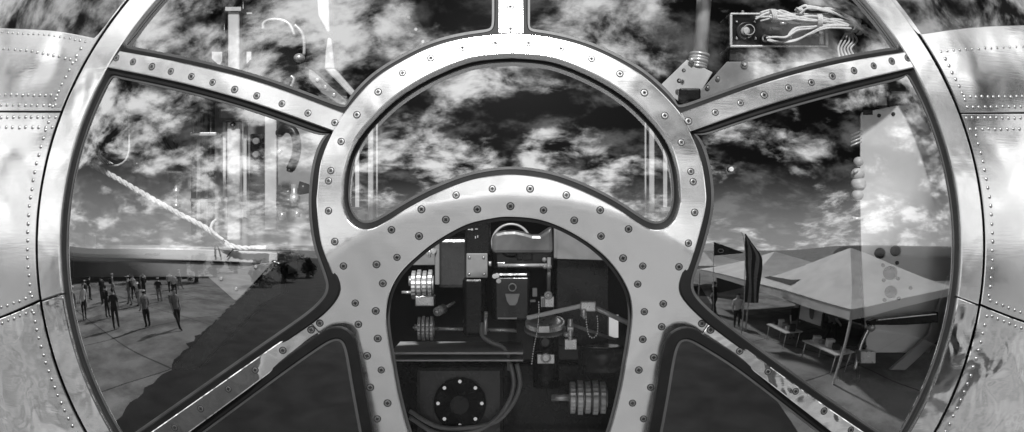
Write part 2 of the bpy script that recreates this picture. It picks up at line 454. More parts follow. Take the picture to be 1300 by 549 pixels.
mb = MB(); sheet(mb, cast_out, [pane_c], step=6, wall=0.016, hole_wall=0.03, mw=0)
cast = mb.build('centre_frame', [M['frame']], nose)
cs_up = [(420, 217), (417, 230), (433, 180), (453, 146), (480, 117), (511, 93), (547, 74), (587, 61), (629, 55), (671, 55), (712, 62), (751, 75), (787, 94), (818, 118), (844, 147), (865, 181), (877, 218), (880, 231), (417, 268), (425, 307), (436, 338), (478, 336), (497, 292), (535, 266), (579, 248), (625, 240), (673, 240), (719, 248), (762, 267), (798, 291), (874, 309), (882, 270), (862, 339)]
cs_lo = [(532, 300), (566, 279), (606, 266), (648, 262), (690, 267), (729, 280), (763, 300), (504, 327), (486, 360), (451, 385), (477, 395), (455, 412), (479.5, 430), (466, 452), (406, 410.5), (791, 328), (816, 338), (809.6, 361), (842, 386), (818, 396), (840, 415), (816, 431), (830, 454), (891, 411), (484, 470), (470, 492), (492, 512), (479, 532), (811, 470), (826, 492), (803, 512), (817, 532)]
screws(cast, cs_up + cs_lo)

def strut(top, bot, mt, pts, name='frame_strut'):
    mb = MB(); o = inset(join(top, bot[::-1]), 0.9)
    sheet(mb, o, step=6, wall=0.014, h=-0.0006)
    p = mb.build(name, [mt], nose); screws(p, pts); return p
strut(arm_ul_t, arm_ul_b, M['frame'], [(148, 74), (169, 79), (193, 85), (217, 91), (243, 97.5), (270, 105), (298, 114), (326, 122), (358, 132), (391, 144), (425, 156)])
strut(arm_ur_t, arm_ur_b, M['frame'], [(874, 154), (908, 143), (940, 131), (970, 121), (1001, 112), (1030, 105), (1056.5, 97), (1084, 90), (1109, 84), (1132, 78), (1152, 74)])
strut(arm_ll_t, arm_ll_b, M['wavy'], [(395, 419), (359, 445), (324, 470), (290, 494), (255, 519), (222, 543)])
strut(arm_lr_t, arm_lr_b, M['wavy'], [(902, 419), (939, 446), (975, 472), (1010, 497), (1046, 522), (1080, 546)])
strut(post_l, post_r, M['frame'], [(648, 9), (648, 37), (648, -22), (648, -54)])

# ring frame in two lengths, butted at the side joints
def ring_piece(yl, yr, upper, mt, pts):
    if upper:
        yo, yi = yl; yo2, yi2 = yr
        out = join(arc(*RO, yo, EC[1] - RO[1], -1), arc(*RO, EC[1] - RO[1], yo2, 1), arc(*RI, yi2, EC[1] - RI[1], 1), arc(*RI, EC[1] - RI[1], yi, -1))
    else:
        yo, yi = yl; yo2, yi2 = yr
        out = join(arc(*RO, yo, EC[1] + RO[1], -1), arc(*RO, EC[1] + RO[1], yo2, 1), arc(*RI, yi2, EC[1] + RI[1], 1), arc(*RI, EC[1] + RI[1], yi, -1))
    mb = MB(); sheet(mb, out, step=7, wall=0.018, h=-0.002)
    p = mb.build('ring_frame', [mt], nose); screws(p, pts); return p
ring_piece((381.5, 372.5), (386.5, 376.5), True, M['frame'], [(188, 3), (156, 38), (131, 76), (110, 115), (92, 155), (78, 197), (69, 239), (64, 282), (63, 326), (66.5, 365), (1112, 5), (1141, 40), (1167, 77), (1188, 117), (1206, 157), (1219, 200), (1228, 242), (1233, 286), (1234, 329), (1230, 371), (222, -30), (1076, -30)])
ring_piece((383.5, 374.5), (388.5, 378.5), False, M['wavy'], [(69, 386), (79, 428), (94, 468), (113, 508), (136, 545), (1227, 392), (1218, 434), (1203, 474), (1184, 514), (1161, 550)])

# glass panes with their rubber seals
def pane(outline, f, h, gm, gw, name='window_pane', gh=None, sm=8, step=12, seal='rubber'):
    mb = MB(); sheet(mb, inset(outline, -6), f=f, h=h, step=step, wall=0, cham=0)
    p = mb.build(name, [gm], nose)
    if gw:
        gh = h - 0.006 if gh is None else gh
        inn = soften(inset(outline, gw), sm)
        mb = MB(); sheet(mb, inset(outline, -5), [inn], f=f, h=gh, step=14, wall=0.008, cham=1.5, drop=0.003)
        mb.build('rubber_seal', [M[seal]], p)
        in2 = soften(inset(outline, gw + 3.2), sm)
        mb = MB(); sheet(mb, inset(inn, -2.0), [in2], f=f, h=h - 0.002, step=14, wall=0.0015, cham=0.4, drop=0.0006)
        mb.build('sealant_bead', [M['sealant']], p)
    return p
pane_L = pane(op_L, ell, 0.017, M['glass'], 7.5)
pane_R = pane(op_R, ell, 0.017, M['glass'], 7.5)
pane(op_TL, ell, 0.017, M['glass'], 4.5)
pane(op_TR, ell, 0.017, M['glass'], 4.5)
pane(op_BL, ell, 0.017, M['glass'], 8)
pane(op_BR, ell, 0.017, M['glass'], 8)
pane(pane_c, ell, 0.045, M['flat_glass'], 7, gh=0.033, sm=5)
bo = join(bomb, crv((752, 610), (540, 610)))
pane(bo, low_pt, 0.03, M['clear'], 1.5, sm=2)
mb = MB()
n = ell(928, 215, 0.012); mb.cyl(n, n + Vector((0, -0.008, 0)), 0.008, 0.006, 12); mb.cyl(n + Vector((0, -0.008, 0)), n + Vector((0, -0.01, 0)), 0.0035, 0.003, 6)
mb.build('bolt', [M['chrome']], pane_R)

# ---- riveted skin
def rivet(mb, x, y, r=0.0055, m=1):
    p = skin_pt(x, y, -0.0005); n = nrm(skin_pt, x, y); u = n.orthogonal().normalized(); w = n.cross(u); seg = 9
    sc_ = (p.y + D) / D * random.uniform(0.9, 1.08); rows = []
    for ph in (0, 0.5, 1.0):
        rows.append(([mb.vert(p + (u * math.cos(2 * PI * k / seg) + w * math.sin(2 * PI * k / seg)) * r * sc_ * math.cos(ph) + n * r * 0.32 * math.sin(ph)) for k in range(seg)], [(u * math.cos(2 * PI * k / seg) + w * math.sin(2 * PI * k / seg)) * math.cos(ph) + n * (0.3 + math.sin(ph)) for k in range(seg)]))
    for (a, na), (b, nb) in zip(rows, rows[1:]):
        for k in range(seg):
            j = (k + 1) % seg
            mb.face((a[k], a[j], b[j], b[k]), m, True, [na[k].normalized(), na[j].normalized(), nb[j].normalized(), nb[k].normalized()])
    a, na = rows[-1]; mb.face(a, m, True, [q.normalized() for q in na])
def row(mb, pts, gap, r=0.0055):
    for (x, y) in crv(*pts, step=gap): rivet(mb, x + random.uniform(-.4, .4), y + random.uniform(-.4, .4), r)
def seamx(y, off, side):
    return EC[0] + side * (SK[0] + off) * math.sqrt(max(0, 1 - ((y - EC[1]) / (SK[1] + off)) ** 2))
def col(mb, y0, y1, off, gap, side):
    row(mb, [(seamx(y, off, side), y) for y in [y0 + (y1 - y0) * k / 8 for k in range(9)]], gap)
def skinpanel(outline, mt, rows, cols, side):
    mb = MB(); sheet(mb, outline, step=9, wall=0.004, cham=0.9, drop=0.0012)
    for pts, gap, r in rows: row(mb, pts, gap, r)
    for y0, y1, off, gap in cols: col(mb, y0, y1, off, gap, side)
    return mb.build('skin_panel', [mt, M['rivet']], nose)
def mir(pts): return [(1296 - x, y) for x, y in pts]
lx = lambda y, s: EC[0] + s * LIM[0] * math.sqrt(1 - ((y - EC[1]) / LIM[1]) ** 2)
wl = crv((lx(30, -1), 30), (-40, 34), (0, 36), (64, 39), (112, 47)) + crv((119, 48.5), (124, 44), (150, 12), (158, 0), (206, -60), (225, -85))
sw_top = (225, -85)
up_l = join(arc(*SK, -85, 141, -1), crv((seamx(141, 0, -1), 141), (lx(141, -1), 141)), arc(*LIM, 141, 30, -1), wl)
skinpanel(up_l, M['skin'], [([(-50, 39), (0, 41), (64, 45), (108, 53)], 6.5, 0.004), ([(-60, 60), (0, 62), (40, 65), (96, 77)], 7, 0.0052), ([(-60, 119), (0, 120.5), (72, 121)], 7.5, 0.0052), ([(-60, 132.5), (0, 133.5), (70, 133.5)], 7.5, 0.0052)], [(62, 135, 12, 10.5)], -1)
mid_l = join(arc(*SK, 143, 381, -1), crv((seamx(381, 0, -1), 381), (0, 402), (lx(436, -1), 436)), arc(*LIM, 436, 143, -1), crv((lx(143, -1), 143), (seamx(143, 0, -1), 143)))
skinpanel(mid_l, M['skin'], [([(-60, 149), (0, 149), (70, 149)], 7.5, 0.0052), ([(-60, 162), (0, 162), (66, 162)], 8.5, 0.0052), ([(-60, 415), (0, 391), (40, 377)], 8, 0.0052)], [(155, 372, 10, 11)], -1)
low_l = join(arc(*SK, 384, 690, -1), arc(*LIM, 690, 439, -1), crv((lx(439, -1), 439), (0, 405), (seamx(384, 0, -1), 384)))
skinpanel(low_l, M['wavy'], [([(-60, 431), (0, 411), (40, 395)], 8, 0.0052)], [(398, 640, 10, 11)], -1)
wr = crv((lx(27, 1), 27), (1330, 30), (1300, 32), (1233, 35), (1178, 42)) + crv((1171, 43), (1165, 41), (1139, 12), (1130, 0), (1090, -55), (1070, -85))
up_r = join(arc(*SK, -85, 143, 1), crv((seamx(143, 0, 1), 143), (lx(142, 1), 142)), arc(*LIM, 142, 27, 1), wr)
skinpanel(up_r, M['skin'], [([(1225, 123), (1300, 123), (1350, 123)], 7.5, 0.0052), ([(1228, 136), (1300, 135.5), (1350, 135)], 7.5, 0.0052), ([(1195, 66), (1240, 62), (1330, 58)], 8, 0.004)], [(75, 136, 11, 10)], 1)
mid_r = join(arc(*SK, 145, 386, 1), crv((seamx(386, 0, 1), 386), (1300, 407), (lx(437, 1), 437)), arc(*LIM, 437, 144.5, 1), crv((lx(144.5, 1), 144.5), (seamx(145, 0, 1), 145)))
skinpanel(mid_r, M['skin'], [([(1227, 150), (1300, 150), (1350, 150)], 7.5, 0.0052), ([(1232, 164), (1300, 164), (1350, 164)], 8, 0.0052), ([(1258, 382), (1300, 398), (1350, 416)], 8, 0.0052)], [(172, 376, 9, 11.5)], 1)
low_r = join(arc(*SK, 389, 690, 1), arc(*LIM, 690, 440, 1), crv((lx(440, 1), 440), (1300, 410), (seamx(389, 0, 1), 389)))
skinpanel(low_r, M['wavy'], [([(1260, 402), (1300, 418), (1350, 437)], 8, 0.0052)], [(402, 640, 10, 11)], 1)
# cockpit side windows above the skin
win_l = inset(join(wl, crv((225, -85), (lx(-85, -1), -85)), arc(*LIM, -85, 30, -1)), -1.0)
win_r = inset(join(wr, crv((1070, -85), (lx(-85, 1), -85)), arc(*LIM, -85, 27, 1)), -1.0)
for w in (win_l, win_r):
    mb = MB(); sheet(mb, w, h=0.006, step=12, wall=0, cham=0); mb.build('side_window', [M['cock']], nose)
# fuselage behind the skin, the dark liner under the joints and the cabin bulkhead
def revolve(mb, h, th0, th1, n, seg=96, m=0, tail=0.0):
    rows = []
    for i in range(n + 1):
        th = th0 + (th1 - th0) * i / n
        rows.append([(AX - h) * math.sin(th), AY - (AY - h) * math.cos(th), (AZ - h) * math.sin(th)])
    if tail: rows.append([rows[-1][0], rows[-1][1] + tail, rows[-1][2]])
    prev = None
    for (a, y, b) in rows:
        cur = [mb.vert((a * math.cos(2 * PI * k / seg), y, OZ + b * math.sin(2 * PI * k / seg))) for k in range(seg)]
        if prev: mb.skin(prev, cur, m)
        prev = cur
def ring_shell(mb, h, m=0):
    """liner lying under the ring and skin, following the ring outline"""
    prev = None
    for f in (0.0, 0.1, 0.25, 0.45, 0.7, 1.0):
        a = RI[0] + 10 + (LIM[0] - 4 - RI[0] - 10) * f; b = RI[1] + 10 + (LIM[1] - 4 - RI[1] - 10) * f
        cur = [mb.vert(ell(EC[0] + a * math.cos(2 * PI * k / 120), EC[1] + b * math.sin(2 * PI * k / 120), h)) for k in range(120)]
        if prev: mb.skin(prev, cur, m)
        prev = cur
    return prev
mb = MB(); last = ring_shell(mb, 0.02)
mb.build('liner', [M['liner']], nose)
mb = MB(); revolve(mb, 0.004, R(54), R(90), 10, tail=3.0); mb.build('fuselage', [M['skin']], nose)
mb = MB(); revolve(mb, 0.05, R(46), R(90), 8, tail=0.2)
mb.build('cabin_lining', [M['liner']], nose)
mb = MB()
c = [mb.vert((2.45 * math.cos(2 * PI * k / 48), 2.1, OZ + 2.1 * math.sin(2 * PI * k / 48))) for k in range(48)]
mb.face(c)
mb.build('bulkhead', [M['liner']], nose)

# ------------------------------------------------------------------ things inside the nose
def solo(mb, name, mats, label, cat, bevel=0.0, group=None):
    o = mb.build(name, mats, None, bevel); return tag(o, label, cat, group)
def P(name, mb, mt, root, bevel=0.0): return mb.build(name, mt, root, bevel)

# --- bombsight behind the lower round window
BD = 0.42
bs = thing('bombsight', at(640, 470, BD + 0.1), 'black optical sight with ribbed knobs and rods behind the lower round window', 'bombsight')
mb = MB(); mb.pbox(556, 303, 594, 366, BD, BD + 0.22); P('motor_housing', mb, M['dark'], bs, 0.010)
mb = MB(); mb.pbox(552, 305, 558, 362, BD - 0.01, BD + 0.2); P('end_plate', mb, M['mid'], bs, 0.003)
mb = MB(); mb.pbox(587, 352, 616, 428, BD - 0.03, BD + 0.16); P('column', mb, M['black'], bs, 0.012)
mb = MB(); mb.pbox(591, 268, 622, 324, BD - 0.02, BD + 0.05); P('upper_bracket', mb, M['black'], bs, 0.004)
mb = MB(); mb.pbox(592, 322, 619, 353, BD - 0.035, BD - 0.02)
pl = P('bracket_plate', mb, M['mid'], bs, 0.002)
for x, y in ((596, 327), (614, 327), (595.5, 348), (614.5, 348)):
    mb = MB(); c = at(x, y, BD - 0.035); mb.lathe(c, (0, -1, 0), [(0, 0.0042), (0.003, 0.004), (0.0045, 0.002)], 10)
    P('plate_screw', mb, M['chrome'], pl)
mb = MB()
for x, y, w, h_ in ((594, 291, 3.5, 1.2), (598, 290.5, 2.5, 2.2), (603, 290.5, 3.6, 1), (603, 300, 1.2, 3), (606, 299, 1, 3)):
    mb.pbox(x, y, x + w, y + h_, BD - 0.0215, BD - 0.02)
P('dial_mark', mb, M['white'], bs)
def ribbed(x0, x1, yc, hh, n, depth, w):
    mb = MB(); y = depth
    step = (x1 - x0) / n
    for k in range(n):
        a = at(x0 + step * (k + 0.08), yc, y); b = at(x0 + step * (k + 0.9), yc, y); r = hh / 2 * mpp(y) * (1.0 if k % 2 else 0.93)
        ax = Vector((1, 0, 0)); seg = 44; L = (b - a).length
        prof = [(0, r * 0.86), (L * .12, r), (L * .88, r), (L, r * 0.86)]
        prev = None
        for (t, q) in prof:
            cur = []
            for j in range(seg):
                e = q * (1.0 if j % 2 else 0.965); an = 2 * PI * j / seg
                cur.append(mb.vert(a + ax * t + Vector((0, math.cos(an), math.sin(an))) * e))
            if prev: mb.skin(prev, cur, 0, False)
            else: mb.face(cur[::-1])
            prev = cur
        mb.face(prev)
        mb.cyl(b, at(x0 + step * (k + 1.1), yc, y), r * .6, seg=16)
    return mb
mb = ribbed(522, 550, 362, 39, 4, BD - 0.02, 1); kn = P('ribbed_knob', mb, M['matte'], bs)
mb = MB(); mb.rod((510, 371.5), BD - 0.02, (524, 371.5), BD - 0.02, 4); mb.rod((519, 357), BD - 0.02, (523, 357), BD - 0.02, 13); P('knob_shaft', mb, M['metal'], kn)
mb = MB(); mb.pbox(527, 376, 551, 389, BD - 0.05, BD + 0.02); P('knob_base', mb, M['metal'], bs, 0.003)
mb = ribbed(530, 551, 417, 31, 4, BD - 0.04, 1); kn = P('ribbed_knob', mb, M['matte'], bs)
mb = MB(); mb.rod((526.5, 416), BD - 0.04, (531, 416), BD - 0.04, 8); mb.rod((524, 416), BD - 0.04, (527, 416), BD - 0.04, 3); P('knob_shaft', mb, M['metal'], kn)
mb = MB(); mb.rod((551, 417.5), BD - 0.02, (588, 418), BD - 0.02, 4.2); P('drive_shaft', mb, M['metal'], bs); mb = MB(); mb.rod((616, 418.5), BD - 0.02, (656, 420), BD - 0.02, 5); P('drive_shaft', mb, M['metal'], bs)
mb = MB(); a = at(555, 396, BD - 0.06); b = at(563, 392, BD - 0.03); mb.cyl(a, b, 0.0135, 0.0135, 18); c = at(577, 384, BD)
mb.cyl(b, c, 0.005, 0.004, 10); mb.ball(a, 0.009)
P('thumb_knob', mb, M['metal'], bs)
mb = MB()
for x, y in ((544, 320), (550, 319)):
    mb.cyl(at(x, y, BD - 0.02), at(x + 4, y, BD), 0.008, 0.006, 12)
mb.cyl(at(545, 316, BD - 0.02), at(545, 327, BD - 0.02), 0.004, 0.004, 10); P('terminal', mb, M['metal'], bs)
mb = MB(); mb.prism([(526, 322), (540, 312), (552, 312), (552, 337), (520, 337)], BD + 0.06, BD + 0.1); P('side_plate', mb, M['mid'], bs, 0.002)
# glass covered gyro on the right of the column
mb = MB(); mb.prism([(625, 322), (624.5, 300), (629, 296), (640, 293.5), (654, 293), (666, 295.5), (676, 298.5), (685, 298.5), (690, 295), (701, 287.5), (702, 322)], BD - 0.03, BD + 0.14)
P('sight_hood', mb, M['hood'], bs, 0.010)
mb = MB(); mb.lathe(at(649, 309, BD + 0.04), (0, -1, 0), [(0, .04), (.055, .04), (.06, .034)], 36); P('lens_barrel', mb, M['black'], bs)
mb = MB(); mb.torus(at(649, 309, BD + 0.16), (0, -1, 0), 0.057, 0.0042, 44); P('lens_rim', mb, M['white'], bs)
mb = MB(); mb.pbox(626, 316, 702, 342, BD + 0.02, BD + 0.2); P('gyro_body', mb, M['dark'], bs, 0.012)
mb = MB(); mb.pbox(624, 346, 674, 408, BD, BD + 0.18); gb = P('sight_head', mb, M['black'], bs, 0.012)
mb = MB(); mb.pbox(629, 352, 671, 406, BD - 0.006, BD + 0.002); P('sight_window', mb, M['dark'], gb, 0.004)
mb = MB(); mb.torus(at(650.5, 365, BD - 0.008), (0, -1, 0), 0.0105, 0.0018, 24, 6); P('index_ring', mb, M['white'], gb)
mb = MB(); mb.prism([(641, 373), (660, 373), (657, 384), (654.5, 388), (647, 388), (643.5, 383)], BD - 0.011, BD - 0.005); P('index_plate', mb, M['light'], gb, 0.002)
mb = MB(); mb.pbox(632, 403.5, 656, 405.5, BD - 0.012, BD - 0.006); P('index_bar', mb, M['light'], gb)
mb = MB()
for x, y in ((631, 350), (633, 357), (628, 351)): mb.cyl(at(x, y, BD - 0.02), at(x + 1, y, BD), 0.007, 0.006, 12)
mb.rod((622, 338), BD - 0.02, (622, 332), BD - 0.02, 4); P('adjusting_screw', mb, M['metal'], bs)
mb = MB(); mb.pbox(656, 318, 676, 331, BD - 0.02, BD + 0.03); mb.pbox(630, 333, 642, 336, BD - 0.01, BD + 0.03); P('clamp', mb, M['black'], bs, 0.003)
mb = MB(); mb.rod((632, 337.5), BD - 0.04, (694, 337), BD - 0.04, 4.6); P('cross_rod', mb, M['metal'], bs)
mb = MB(); mb.rod((697, 327), BD - 0.04, (696.5, 371), BD - 0.04, 5); mb.ball(at(691, 330, BD - 0.045), 0.007); mb.ball(at(696.5, 339, BD - 0.05), 0.009); mb.ball(at(691.5, 339, BD - 0.05), 0.006)
P('link', mb, M['mid'], bs)
mb = MB(); mb.ball(at(696, 375, BD - 0.045), 0.0125); mb.torus(at(696, 375, BD - 0.056), (0, -1, 0), 0.009, 0.003, 18, 6); mb.pbox(687, 377, 703, 390, BD - 0.04, BD + 0.02)
P('ball_joint', mb, M['metal'], bs)
mb = MB(); mb.pbox(688, 379, 692, 390, BD - 0.05, BD - 0.02); mb.pbox(676, 366, 682, 377, BD - 0.02, BD); mb.pbox(673, 381, 680, 384, BD - 0.02, BD); P('link_block', mb, M['light'], bs, 0.002)
# knurled turntable, pillar and tangent arms
def flat_disc(mb, x, y, d, rpx, hpx, teeth, m=0):
    c = at(x, y, d); r = rpx * mpp(d); h = hpx * mpp(d); n = teeth * 2; tilt = Matrix.Rotation(R(17), 3, 'X'); rows = []
    for (z, q, tt) in ((-h / 2, .93, 0), (-h / 2, 1, 1), (h / 2, 1, 1), (h / 2, .93, 0), (h / 2 + .002, .78, 0)):
        rows.append([mb.vert(c + tilt @ Vector((math.cos(2 * PI * j / n) * r * q * (1 if (j % 2 or not tt) else .95), math.sin(2 * PI * j / n) * r * q * (1 if (j % 2 or not tt) else .95), z))) for j in range(n)])
    mb.face(rows[0][::-1], m)
    for a, b in zip(rows, rows[1:]): mb.skin(a, b, m, False)
    mb.face(rows[-1], m)
mb = MB(); flat_disc(mb, 692, 411, BD - 0.02, 25, 6, 60); P('knurled_ring', mb, M['metal'], bs)
mb = MB(); flat_disc(mb, 692, 418, BD - 0.02, 27, 2.6, 40); P('lower_ring', mb, M['mid'], bs)
mb = MB(); mb.pbox(683, 414, 698, 423, BD - 0.11, BD - 0.09); P('ring_clamp', mb, M['metal'], bs, 0.002)
mb = MB(); mb.rod((693, 420), BD, (693, 492), BD, 33, seg=28); pil = P('pillar', mb, M['black'], bs)
mb = MB(); c = at(692, 434, BD - 0.045); mb.lathe(c, (0, -1, 0), [(0, .015), (.012, .015), (.016, .011)], 20); P('pillar_knob', mb, M['dark'], pil)
mb = MB(); mb.pbox(682, 450, 704, 462, BD - 0.06, BD); mb.torus(at(693, 455, BD - 0.064), (0, -1, 0), 0.012, .003, 20, 6); P('pillar_flange', mb, M['metal'], pil, 0.002)
mb = MB(); a = at(669, 404, BD - 0.07); b = at(742, 387.5, BD - 0.11); dv = (b - a)
q = Vector((1, 0, 0)).rotation_difference(dv).to_matrix(); mb.box((a + b) / 2, (dv.length, 0.010, 0.013), 0, q); P('tangent_arm', mb, M['white'], bs, 0.002)
mb = MB(); mb.pbox(737, 383, 757, 396, BD - 0.125, BD - 0.095); mb.rod((741, 392), BD - 0.12, (741, 402), BD - 0.12, 8); mb.rod((739, 400), BD - 0.12, (743, 405), BD - 0.12, 4); P('arm_joint', mb, M['metal'], bs, 0.003)
mb = MB(); mb.rod((753, 390), BD - 0.11, (812, 417), BD - 0.05, 6); P('outer_arm', mb, M['white'], bs)
mb = MB(); mb.rod((722, 411), BD - 0.05, (782, 432), BD - 0.03, 4.5); P('lower_arm', mb, M['mid'], bs)
mb = MB(); mb.rod((724, 405), BD - 0.07, (724, 432), BD - 0.07, 7); mb.rod((720, 417), BD - 0.07, (728, 417), BD - 0.07, 9); mb.ball(at(719, 425, BD - .075), .008); mb.pbox(717, 431, 732, 444, BD - 0.06, BD - .03); P('arm_pivot', mb, M['metal'], bs, 0.001)
def chain(pts, r, d, name):
    mb = MB(); q = crv(*pts, step=3.1)
    for x, y in q: mb.ball(at(x, y, d), r, 8, 5)
    return P(name, mb, M['chrome'], bs)
chain([(744, 403), (745, 415), (748, 426), (753, 429), (758, 424), (759, 412), (758, 402)], 0.0027, BD - 0.12, 'bead_chain')
chain([(684, 384), (684, 400), (682, 420), (678, 440), (675, 462)], 0.0027, BD - 0.14, 'bead_chain')
mb = MB(); mb.tube([at(612, 410, BD - .03), at(612, 425, BD - .04), at(622, 434, BD - .05), at(638, 441, BD - .05), at(645, 452, BD - .05), at(647, 470, BD - .04)], 0.0068, 8); P('cable', mb, M['mid'], bs)
mb = MB(); mb.rod((617, 396), BD - .05, (616, 425), BD - .05, 5); mb.ball(at(617, 398, BD - .05), .006); P('lever', mb, M['metal'], bs)
# cabinet, drum and ledge beside the sight
mb = MB(); mb.pbox(706, 329, 772, 440, BD + 0.08, BD + 0.35); solo(mb, 'equipment_cabinet', M['black'], 'flat black cabinet behind the knurled ring right of the optical sight', 'cabinet', 0.004)
mb = MB(); mb.prism([(703, 288), (708, 288), (772, 327), (772, 331), (703, 329)], BD + 0.05, BD + 0.07)
mb.prism([(703, 287), (707.5, 287), (707.5, 328), (703, 328)], BD + 0.02, BD + 0.05)
solo(mb, 'deflector_plate', M['mid'], 'grey sloping metal plate above the black cabinet in the lower round window', 'plate', 0.002)
mb = MB(); mb.pbox(773, 400, 785, 429, BD + 0.1, BD + 0.104); solo(mb, 'instruction_card', M['light'], 'pale blank card behind the rods at the right of the lower round window', 'card')
mb = MB(); mb.lathe(at(767, 470, BD - 0.02), (0, 0, 1), [(0, .075), (.052, .075), (.066, .068), (.070, .05)], 36); solo(mb, 'round_drum', M['dark'], 'round dark drum with domed top below the rods of the optical sight', 'drum')
mb = MB(); mb.pbox(496, 447.5, 664, 450, BD - 0.1, BD + 0.2); mb.pbox(496, 457, 664, 459, BD - 0.1, BD + 0.2); solo(mb, 'mounting_ledge', M['light'], 'thin pale double ledge under the optical sight in the lower round window', 'ledge')
t = thing('lower_gearbox', at(600, 560, BD), 'dark lower gearbox with round cover and bolts under the pale ledge', 'gearbox')
mb = MB(); mb.pbox(528, 466, 640, 600, BD - .02, BD + .1); P('case', mb, M['dark'], t, .012)
mb = MB(); mb.lathe(at(584, 512, BD - .02), (0, -1, 0), [(0, .075), (.02, .075), (.028, .066), (.028, .03), (.04, .026)], 36); P('round_cover', mb, M['black'], t)
for k in range(8):
    mb = MB(); a_ = 2 * PI * k / 8; c_ = at(584, 512, BD - .046) + Vector((math.cos(a_) * .062, 0, math.sin(a_) * .062)); mb.cyl(c_, c_ + Vector((0, -.007, 0)), .006, .0055, 6); P('cover_bolt', mb, M['chrome'], t)
t = thing('hand_wheel', at(748, 520, BD), 'ribbed metal hand wheel on short shaft low in the round window', 'hand wheel')
mb = ribbed(722, 770, 505, 44, 5, BD - .04, 1); P('rim', mb, M['matte'], t)
mb = MB(); mb.rod((700, 505), BD - .04, (724, 505), BD - .04, 9); P('shaft', mb, M['metal'], t)
t = thing('cable_run', at(640, 540, BD - .05), 'two looping grey cables hanging in front of the lower gearbox', 'cable')
for k in range(2):
    mb = MB(); mb.tube([at(648 + 8 * k, 462, BD - .05), at(652 + 8 * k, 490, BD - .06), at(640 + 6 * k, 520, BD - .07), at(610 + 10 * k, 545 - 6 * k, BD - .07), at(560, 552 - 9 * k, BD - .06), at(520, 530 - 8 * k, BD - .04)], .0065, 8); P('cable', mb, M['mid'], t)
mb = MB(); mb.pbox(500, 461, 800, 620, BD + 0.1, BD + 0.2); solo(mb, 'sight_pedestal', M['black'], 'black pedestal block below the optical sight and its pale ledge', 'pedestal', 0.01)

mb = MB(); mb.pbox(60, 122, 440, 312, .86, .88); mb.pbox(60, 122, 440, 126, .83, .86); mb.pbox(250, 126, 256, 312, .83, .86); mb.build('cabin_side_panel', [M['wallpaint']], nose)
# --- behind the left pane
d = 0.62
t = thing('guide_post', at(300, 300, d), 'tall pale double post with dark cap behind the left glass pane', 'post')
mb = MB(); mb.pbox(276, 137, 316, 154, d - 0.06, d + 0.03); P('cap', mb, M['dark'], t, 0.01)
mb = MB(); mb.pbox(288, 154, 305, 305, d - 0.03, d); P('post', mb, M['white'], t, 0.004)
mb = MB(); mb.pbox(283, 154, 286.5, 250, d, d + .02); mb.pbox(309, 154, 313, 278, d, d + 0.02); P('edge_strip', mb, M['light'], t)
mb = MB(); mb.ball(at(296, 159, d - .035), .009); P('cap_bolt', mb, M['chrome'], t)
t = thing('side_strip', at(342, 280, d), 'plain pale upright strip right of the capped double post', 'strip')
mb = MB(); mb.pbox(336, 148, 351, 292, d - 0.01, d + 0.02); P('strip', mb, M['light'], t, 0.003)
mb = MB(); mb.pbox(316, 234, 350, 274, d + .02, d + .12); P('backing_block', mb, M['black'], t, .004)
t = thing('looped_hose', at(368, 215, d), 'small looped black hose between the pale strip and the round centre frame', 'hose')
mb = MB(); mb.tube([at(354, 170, d), at(362, 163, d - .02), at(373, 168, d - .03), at(377, 186, d - .03), at(374, 203, d - .02), at(369, 214, d)], .014, 10); P('hose', mb, M['hose'], t)
mb = MB(); mb.rod((352, 170), d, (359, 165), d - .015, 9); mb.rod((370, 209), d - .01, (368, 217), d, 9); mb.rod((353, 195), d, (357, 190), d, 6); P('fitting', mb, M['metal'], t)
t = thing('valve_assembly', at(375, 275, d), 'small metal valve with rounded dark knob below the looped hose', 'valve')
mb = MB(); mb.rod((352, 245), d, (378, 245), d, 12); mb.rod((352, 256), d, (380, 257), d, 16); P('body', mb, M['dark'], t)
mb = MB(); mb.rod((380, 239), d - .02, (392, 240), d - .02, 18, w2=12); mb.ball(at(389, 240, d - .02), .015); P('knob', mb, M['dark'], t)
mb = MB(); mb.rod((373.5, 234), d - .03, (373.5, 262), d - .03, 8); mb.rod((373.5, 247), d - .03, (373.5, 258), d - .03, 11); P('stem', mb, M['metal'], t)
mb = MB(); mb.rod((377, 268), d - .03, (377, 276), d - .03, 8); mb.rod((358, 269), d, (358, 280), d, 11); mb.rod((350, 276), d, (350, 283), d, 7); P('nut', mb, M['metal'], t)
t = thing('bent_hose', at(176, 213, .55), 'thick bent black hose hanging free behind the left glass pane', 'hose')
mb = MB(); mb.tube([at(258, 132, .66), at(243, 142, .62), at(225, 153, .58), at(205, 165, .55), at(192, 180, .54), at(182, 197, .54), at(175, 209, .54)], .0125, 10); P('hose', mb, M['hose'], t)
mb = MB(); mb.rod((177, 206), .54, (173, 213), .54, 13); P('end_fitting', mb, M['dark'], t)
t = thing('reading_lamp', at(222, 268, .6), 'small dark lamp on thin pale stem left of the capped double post', 'lamp')
mb = MB(); mb.rod((222, 211), .6, (222, 219), .6, 22); mb.rod((222, 219), .6, (222, 232), .6, 16, w2=14); P('housing', mb, M['dark'], t)
mb = MB(); mb.rod((222, 218), .598, (222, 220), .598, 24); mb.rod((222, 208), .6, (222, 211), .6, 9); P('collar', mb, M['metal'], t)
mb = MB(); mb.rod((224, 232), .6, (224, 262), .6, 5); mb.rod((224, 240), .59, (224, 246), .59, 9); mb.rod((224, 259), .59, (224, 264), .59, 10); P('stem', mb, M['metal'], t)
t = thing('rounded_plate', at(145, 212, .5), 'dark rounded plate with thin pale rim beside the left frame ring', 'plate')
